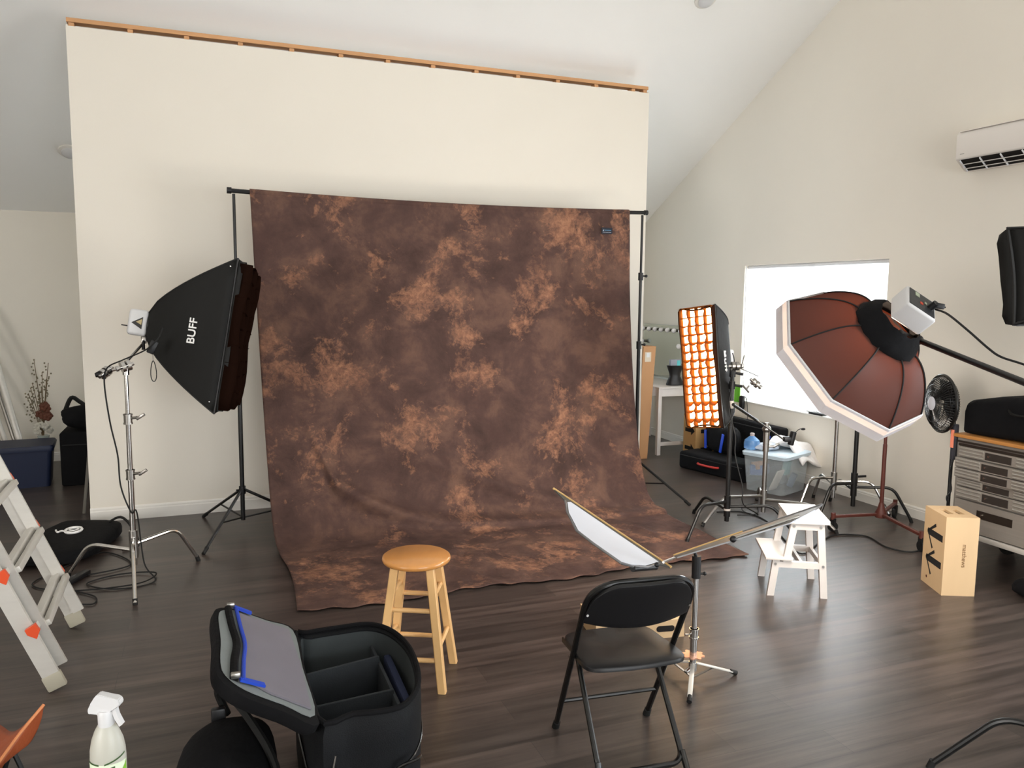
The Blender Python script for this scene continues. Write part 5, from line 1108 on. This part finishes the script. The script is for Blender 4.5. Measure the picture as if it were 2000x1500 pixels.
bm = NB(); Mt = Matrix.Rotation(radians(5), 3, 'Y'); box(bm, (5.44, 6.90, .275), (.15, 1.02, .54), Mt, bev=.03, seg=3); obj('body', bm, blackfab, bg2)
bm = NB(); tube(bm, [(5.345, 6.41, .12), (5.375, 6.41, .50), (5.375, 7.39, .50), (5.345, 7.39, .12)], .006, 6); obj('zipper', bm, rubber, bg2)
bm = NB(); box(bm, (5.362, 6.50, .44), (.008, .06, .03), Mt, bev=.003); obj('tag', bm, bluepl, bg2, label='small blue tag')
bk3 = thing('backpack', 'black backpack with two bright blue straps standing on the long low case', 'backpack', (5.22, 6.95, .19))
bm = NB(); lump(bm, (5.19, 7.02, .193), .12, .24, .15, 0, seed=31, p=3, wob=.03); obj('body', bm, blackfab, bk3)
for y_ in (6.90, 7.16):
    bm = NB(); sg_ = 1 if y_ > 7 else -1; obox(bm, (5.065, y_+.0, .22), (5.075, y_-sg_*-.03, .42), .012, .035, up=(0, 1, 0), bev=.003); obj('strap', bm, bluepl, bk3, label='bright blue strap')
c0 = V((5.36, 7.72, 0)); cbx = thing('arrow_box', 'brown wooden box with black arrows beside the white desk leg', 'wooden box', c0)
bx0, bx1, by0, by1 = 5.20, 5.52, 7.55, 7.80; mB = mat('tan_plywood', 'B8915E', .6, var=.06)
bm = NB(); box(bm, ((bx0+bx1)/2, (by0+by1)/2, .254), (bx1-bx0, by1-by0, .508), bev=.003); obj('body', bm, mB, cbx, smooth=0)
def arr(bm, yc, zc, face):
    pts = [(-.09, -.022), (.03, -.022), (.03, -.055), (.10, .0), (.03, .055), (.03, .022), (-.09, .022)]
    if face == 'x': prism(bm, [V((bx0-.001, yc-y_, zc+z_)) for y_, z_ in pts], V((-.001, 0, 0)))
    else: prism(bm, [V((yc+y_, by0-.001, zc+z_)) for y_, z_ in pts], V((0, -.001, 0)))
for zc_ in (.33, .12):
    for fc_, yc_ in (('x', 7.67), ('y', 5.36)):
        bm = NB(); arr(bm, yc_, zc_, fc_); obj('arrow', bm, mark_m, cbx, smooth=0, label='black arrow')

# ---------------------------------------------------------------- vanity desk with bulb mirror
dx0, dy0 = 4.92, 7.91; dz = .808
dk = thing('vanity_desk', 'white vanity desk against the right wall behind the strip softbox', 'desk', (dx0+.33, dy0+.6, 0))
bm = NB(); box(bm, ((dx0+5.56)/2, dy0+.62, dz-.01), (5.56-dx0, 1.24, .02), bev=.003); obj('desktop', bm, whitept, dk)
bm = NB(); box(bm, ((dx0+5.56)/2, dy0+.62, dz-.065), (5.56-dx0-.03, 1.21, .09)); obj('apron', bm, whitept, dk, smooth=0)
for x_, y_ in ((dx0+.025, dy0+.03), (5.53, dy0+.03), (dx0+.025, dy0+1.21), (5.53, dy0+1.21)):
    bm = NB(); box(bm, (x_, y_, (dz-.02)/2), (.045, .045, dz-.02)); obj('leg', bm, whitept, dk, smooth=0)
for y_ in (dy0+.03, dy0+1.21):
    bm = NB(); box(bm, ((dx0+5.56)/2, y_, .13), (5.56-dx0-.06, .03, .04)); obj('stretcher', bm, whitept, dk, smooth=0)
mr = thing('mirror', 'large frameless vanity mirror with round bulbs, standing on the white desk', 'mirror', (5.55, 8.9, dz))
mirm = mat('mirror_silver', 'D8E0DA', .03, 1, var=0)
MY0, MY1, MZ0, MZ1 = 8.35, 9.34, .83, 1.50
bm = NB(); box(bm, (5.545, (MY0+MY1)/2, (MZ0+MZ1)/2), (.008, MY1-MY0, MZ1-MZ0)); obj('glass', bm, mirm, mr, smooth=0)
bm = NB(); box(bm, (5.56, (MY0+MY1)/2, (dz+MZ1)/2), (.02, MY1-MY0+.01, MZ1-dz+.006)); box(bm, (5.53, (MY0+MY1)/2, dz+.01), (.07, MY1-MY0, .02)); obj('frame', bm, mat('mirror_frame', 'B9BFBA', .4), mr, smooth=0)
blbs = [(MY1-.07-.15*k_, 1.44) for k_ in range(7)]+[(MY1-.05, 1.27), (MY0+.05, 1.25), (MY0+.05, 1.02), (MY1-.05, 1.05)]
bulbm = mat('bulb_glass', 'E6E4E4', .1, var=.02)
for (y_, z_) in blbs:
    bm = NB(); cyl(bm, (5.541, y_, z_), (5.515, y_, z_), .017); lh = obj('lamp_socket', bm, dsteel, mr); bm = NB(); sphere(bm, (5.488, y_, z_), .031, 14); obj('bulb', bm, bulbm, lh)
# things on the desk
hb2 = V((5.24, 8.08, dz)); pk = thing('pouch', 'black hourglass-shaped stand-up pouch holding a grey packet on the desk front edge', 'pouch', hb2)
bm = NB(); prof_ = [(.095, 0), (.10, .01), (.085, .05), (.062, .09), (.065, .12), (.095, .20), (.098, .205)]
loft(bm, [[hb2+V((r_*1.15*cos(t), r_*.7*sin(t), z_*1.15+.003)) for t in [2*pi*k/24 for k in range(24)]] for r_, z_ in prof_]); obj('body', bm, blackpl, pk)
bm = NB(); box(bm, hb2+V((0, .0, .262)), (.15, .04, .10), bev=.006); pkt = obj('packet', bm, mat('packet_grey', '8A8C96', .5), pk); bm = NB(); box(bm, hb2+V((.035, -.021, .265)), (.045, .002, .07)); obj('print', bm, mat('packet_teal', '5FC4C8', .5), pkt, smooth=0)
# flat cardboard carton leaning at the end of the partition
P0 = FL(1254, 893); cp = thing('cardboard_carton', 'flat tall cardboard carton leaning beside the right end of the partition', 'carton', (4.72, 7.92, 0))
bm = NB(); ct = V((4.775, 7.90, 1.30)); cb0 = V((4.70, 7.86, 0)); 
a_, b_ = V((4.56, 7.80, 0)), V((4.72, 7.80, 0)); th_ = V((.075, 0, 1.30)); 
loft(bm, [[a_, b_, b_+V((.02, .30, 0)), a_+V((.02, .30, 0))], [a_+th_, b_+th_, b_+th_+V((.02, .30, 0)), a_+th_+V((.02, .30, 0))]]); obj('body', bm, cardb, cp, smooth=0)
bm = NB(); q_ = a_.lerp(b_, .45)+V((.06, -.002, 1.18)); box(bm, q_, (.08, .002, .11)); lbq = obj('label', bm, mat('carton_label', 'C9BBA6', .6), cp, smooth=0); bm = NB(); box(bm, q_+V((0, -.0015, .02)), (.04, .001, .05)); obj('sticker', bm, whitepl, lbq, smooth=0)
# dark slim folder in the gap under the desk, wall outlet things
bm = NB(); wd = V((XR+.02, 6.12, WZ0+.024)); box(bm, wd, (.07, .19, .022), bev=.005); dv_ = thing('desk_phone', 'small flat black device lying on the window sill', 'device', wd-V((0, 0, .011)))
obj('case', bm, blackpl, dv_); bm = NB(); tube(bm, [wd+V((0, -.02, .01)), wd+V((-.02, .12, .05))], .002, 6); obj('antenna', bm, black_m, dv_)
hp_ = D(1449, 786, 6.9); hp_ = PX(1449, 786, XR-.03); pw = thing('power_adapter', 'black power adapter hanging beside the lower left window corner', 'adapter', hp_)
bm = NB(); box(bm, hp_, (.04, .075, .155), bev=.02, seg=3); obj('case', bm, blackpl, pw); bm = NB(); tube(bm, smoothp([hp_+V((0, -.02, .07)), hp_+V((-.01, -.09, .05)), hp_+V((-.01, -.12, -.12)), hp_+V((-.005, -.12, -.30))], 6), .004, 6); obj('cord', bm, rubber, pw)
bm = NB(); tube(bm, [PX(1458, 520, XR-.012), hp_+V((.012, 0, .08))], .006, 6); obj('pull_cord', bm, whitepl, win)
gp = PX(1440, 768, XR-.012); bm = NB(); box(bm, gp, (.006, .10, .20)); o = obj('green_card', bm, mat('lime_green', '63B52C', .5), smooth=0); tag(o, 'small lime green card on the wall between the strip softbox and the window', 'card')

# ---------------------------------------------------------------- left background behind the partition
bt0 = V((-1.40, 8.17, 0)); tb2 = thing('storage_tub', 'dark blue lidded storage tub behind the left end of the partition', 'storage box', (-1.72, 8.5, 0))
fa, fb = FL(108, 950), FL(-30, 962); dvv = (fa-fb).normalized(); nv2 = V((-dvv.y, dvv.x, 0)); nv2 = nv2 if nv2.y > 0 else -nv2
Mq = Matrix((dvv, nv2, V((0, 0, 1)))).transposed(); Ln = .85; cc2 = fa-dvv*Ln/2+nv2*.24
bm = NB(); loft(bm, [[cc2+Mq @ V((x_, y_, z_)) for x_, y_ in rrect(Ln*f, .46*f, .04, 4)] for f, z_ in ((.90, 0), (.97, .36))]); obj('body', bm, navy, tb2)
bm = NB(); loft(bm, [[cc2+Mq @ V((x_, y_, z_)) for x_, y_ in rrect(Ln*f, .46*f+.01, .04, 4)] for f, z_ in ((1.0, .345), (1.02, .38), (.99, .40))]); obj('lid', bm, navy, tb2)
for k_, (p0_, p1_, rr3, mm_) in enumerate((((58, 872), (-28, 640), .032, alu), ((50, 870), (-40, 655), .020, nickel), ((32, 870), (-45, 700), .024, alu), ((25, 872), (-60, 735), .020, dsteel), ((15, 872), (-70, 760), .018, alu))):
    P = PY(p0_[0], p0_[1]+45, 9.0+.05*k_); P.z = .012; Q = PY(p1_[0], p1_[1], 9.45+.03*k_); e = Q+(Q-P)*.12
    bm = NB(); tube(bm, [P, e], rr3, 12); o = obj('metal_tube', bm, mm_); tag(o, ['long silver tube, rightmost and nearest of the leaning bundle behind the blue tub', 'thin nickel tube, second from right in the leaning bundle behind the blue tub', 'silver tube in the middle of the leaning bundle behind the blue tub', 'dark metal tube, second from left in the leaning bundle behind the blue tub', 'short silver tube, leftmost of the leaning bundle behind the blue tub'][k_], 'tube', 'tubes leaning behind the blue tub')
# flowers in a vase behind the tub
fv = PY(86, 868, 9.0); fv.z = 0; fl_ = thing('flower_vase', 'tall vase of dried orange and white flowers behind the blue tub', 'flowers', fv)
bm = NB(); lathe(bm, [(.05, 0), (.06, .02), (.055, .30), (.045, .36), (.055, .42)], fv); obj('vase', bm, mat('vase_glass', '9AA39C', .2), fl_)
rr_ = random.Random(3); bm = NB(); heads = []
for k_ in range(16):
    top_ = PY(60+rr_.uniform(-8, 40), 700+rr_.uniform(0, 90), 9.0+rr_.uniform(-.08, .08)); tube(bm, smoothp([fv+V((0, 0, .36)), fv.lerp(V((top_.x, top_.y, 0)), .4)+V((0, 0, .36+(top_.z-.36)*.5)), top_], 5), .0035, 5); heads.append(top_)
obj('stem', bm, mat('dry_stem', '6B5A40', .8), fl_)
bm = NB()
for k_ in range(9):
    c_ = PY(70+rr_.uniform(0, 26), 797+rr_.uniform(-10, 18), 8.95+rr_.uniform(-.04, .04))
    for j_ in range(5): aa = j_*1.257; sphere(bm, c_+V((.022*cos(aa), 0, .022*sin(aa))), .020, 8, (1, .4, 1))
obj('blossom', bm, mat('orange_blossom', '5C3322', .7), fl_, label='dried orange blossoms')
bm = NB()
for k_ in range(8):
    c_ = PY(72+rr_.uniform(0, 26), 838+rr_.uniform(-10, 14), 8.93+rr_.uniform(-.04, .04))
    for j_ in range(5): aa = j_*1.257; sphere(bm, c_+V((.02*cos(aa), 0, .02*sin(aa))), .017, 8, (1, .4, 1))
obj('blossom', bm, mat('white_blossom', 'B9B5A8', .7), fl_, label='white blossoms')
bm = NB()
for h_ in heads:
    for j_ in range(6): sphere(bm, h_+V((rr_.uniform(-.03, .03), rr_.uniform(-.02, .02), -j_*.035)), .009, 6)
tag(obj('seed_heads', bm, mat('dry_leaf', '7C7460', .8), fl_, label='dry seed heads'), kind='stuff')
# black cases and heaped clothing
bc = thing('equipment_case', 'tall black box case behind the left end of the partition, beside the blue tub', 'case', (-1.25, 8.65, 0))
bm = NB(); box(bm, (-1.05, 8.70, .26), (.56, .50, .52), bev=.02); obj('body', bm, blackfab, bc)
bm = NB(); tube(bm, [(-1.31, 8.448, .40), (-.8, 8.448, .40)], .006, 6); obj('zipper', bm, rubber, bc)
bq = thing('tote_bag', 'slumped black bag heaped on the black case beside the partition', 'bag', (-1.1, 8.68, .52))
bm = NB(); lump(bm, (-1.07, 8.68, .523), .27, .20, .12, .2, seed=41, p=2.4, wob=.09); obj('body', bm, blackfab, bq)
bm = NB(); pk_ = V((-1.22, 8.66, .73)); tube(bm, smoothp([pk_+V((-.08, 0, -.03)), pk_+V((-.02, 0, .10)), pk_+V((.05, 0, .06)), pk_+V((.14, 0, -.02))], 5), [.02]*16, 8); obj('handle', bm, blackny, bq)
# pale leg of an easel
el_ = thing('easel', 'grey wooden easel, only one slanting leg showing past the partition', 'easel', (-.8, 7.5, 0))
eb = FL(164, 1003); e_t = V((eb.x+.16, eb.y+.16, 1.5))
for a_, b_ in ((eb, e_t), (eb+V((.55, .02, 0)), e_t+V((.12, .02, 0))), (eb+V((.3, .45, 0)), e_t+V((.05, .05, 0)))):
    bm = NB(); obox(bm, a_+V((0, 0, .0)), b_, .028, .022, bev=.003); obj('leg', bm, mat('grey_wood', '6E6A62', .7), el_)
bm = NB(); obox(bm, eb.lerp(e_t, .45), (eb+V((.55, .02, 0))).lerp(e_t+V((.12, .02, 0)), .45), .03, .03); obj('crossbar', bm, MATS['grey_wood'], el_)
# dark bag at the right edge under the chest
bz = V((4.83, 3.18, 0)); b7 = thing('small_bag', 'small dark soft pouch on the floor at the right edge below the tool chest', 'bag', bz)
bm = NB(); lump(bm, bz, .13, .20, .055, .1, seed=51, p=2.6, wob=.05); obj('body', bm, blackfab, b7)
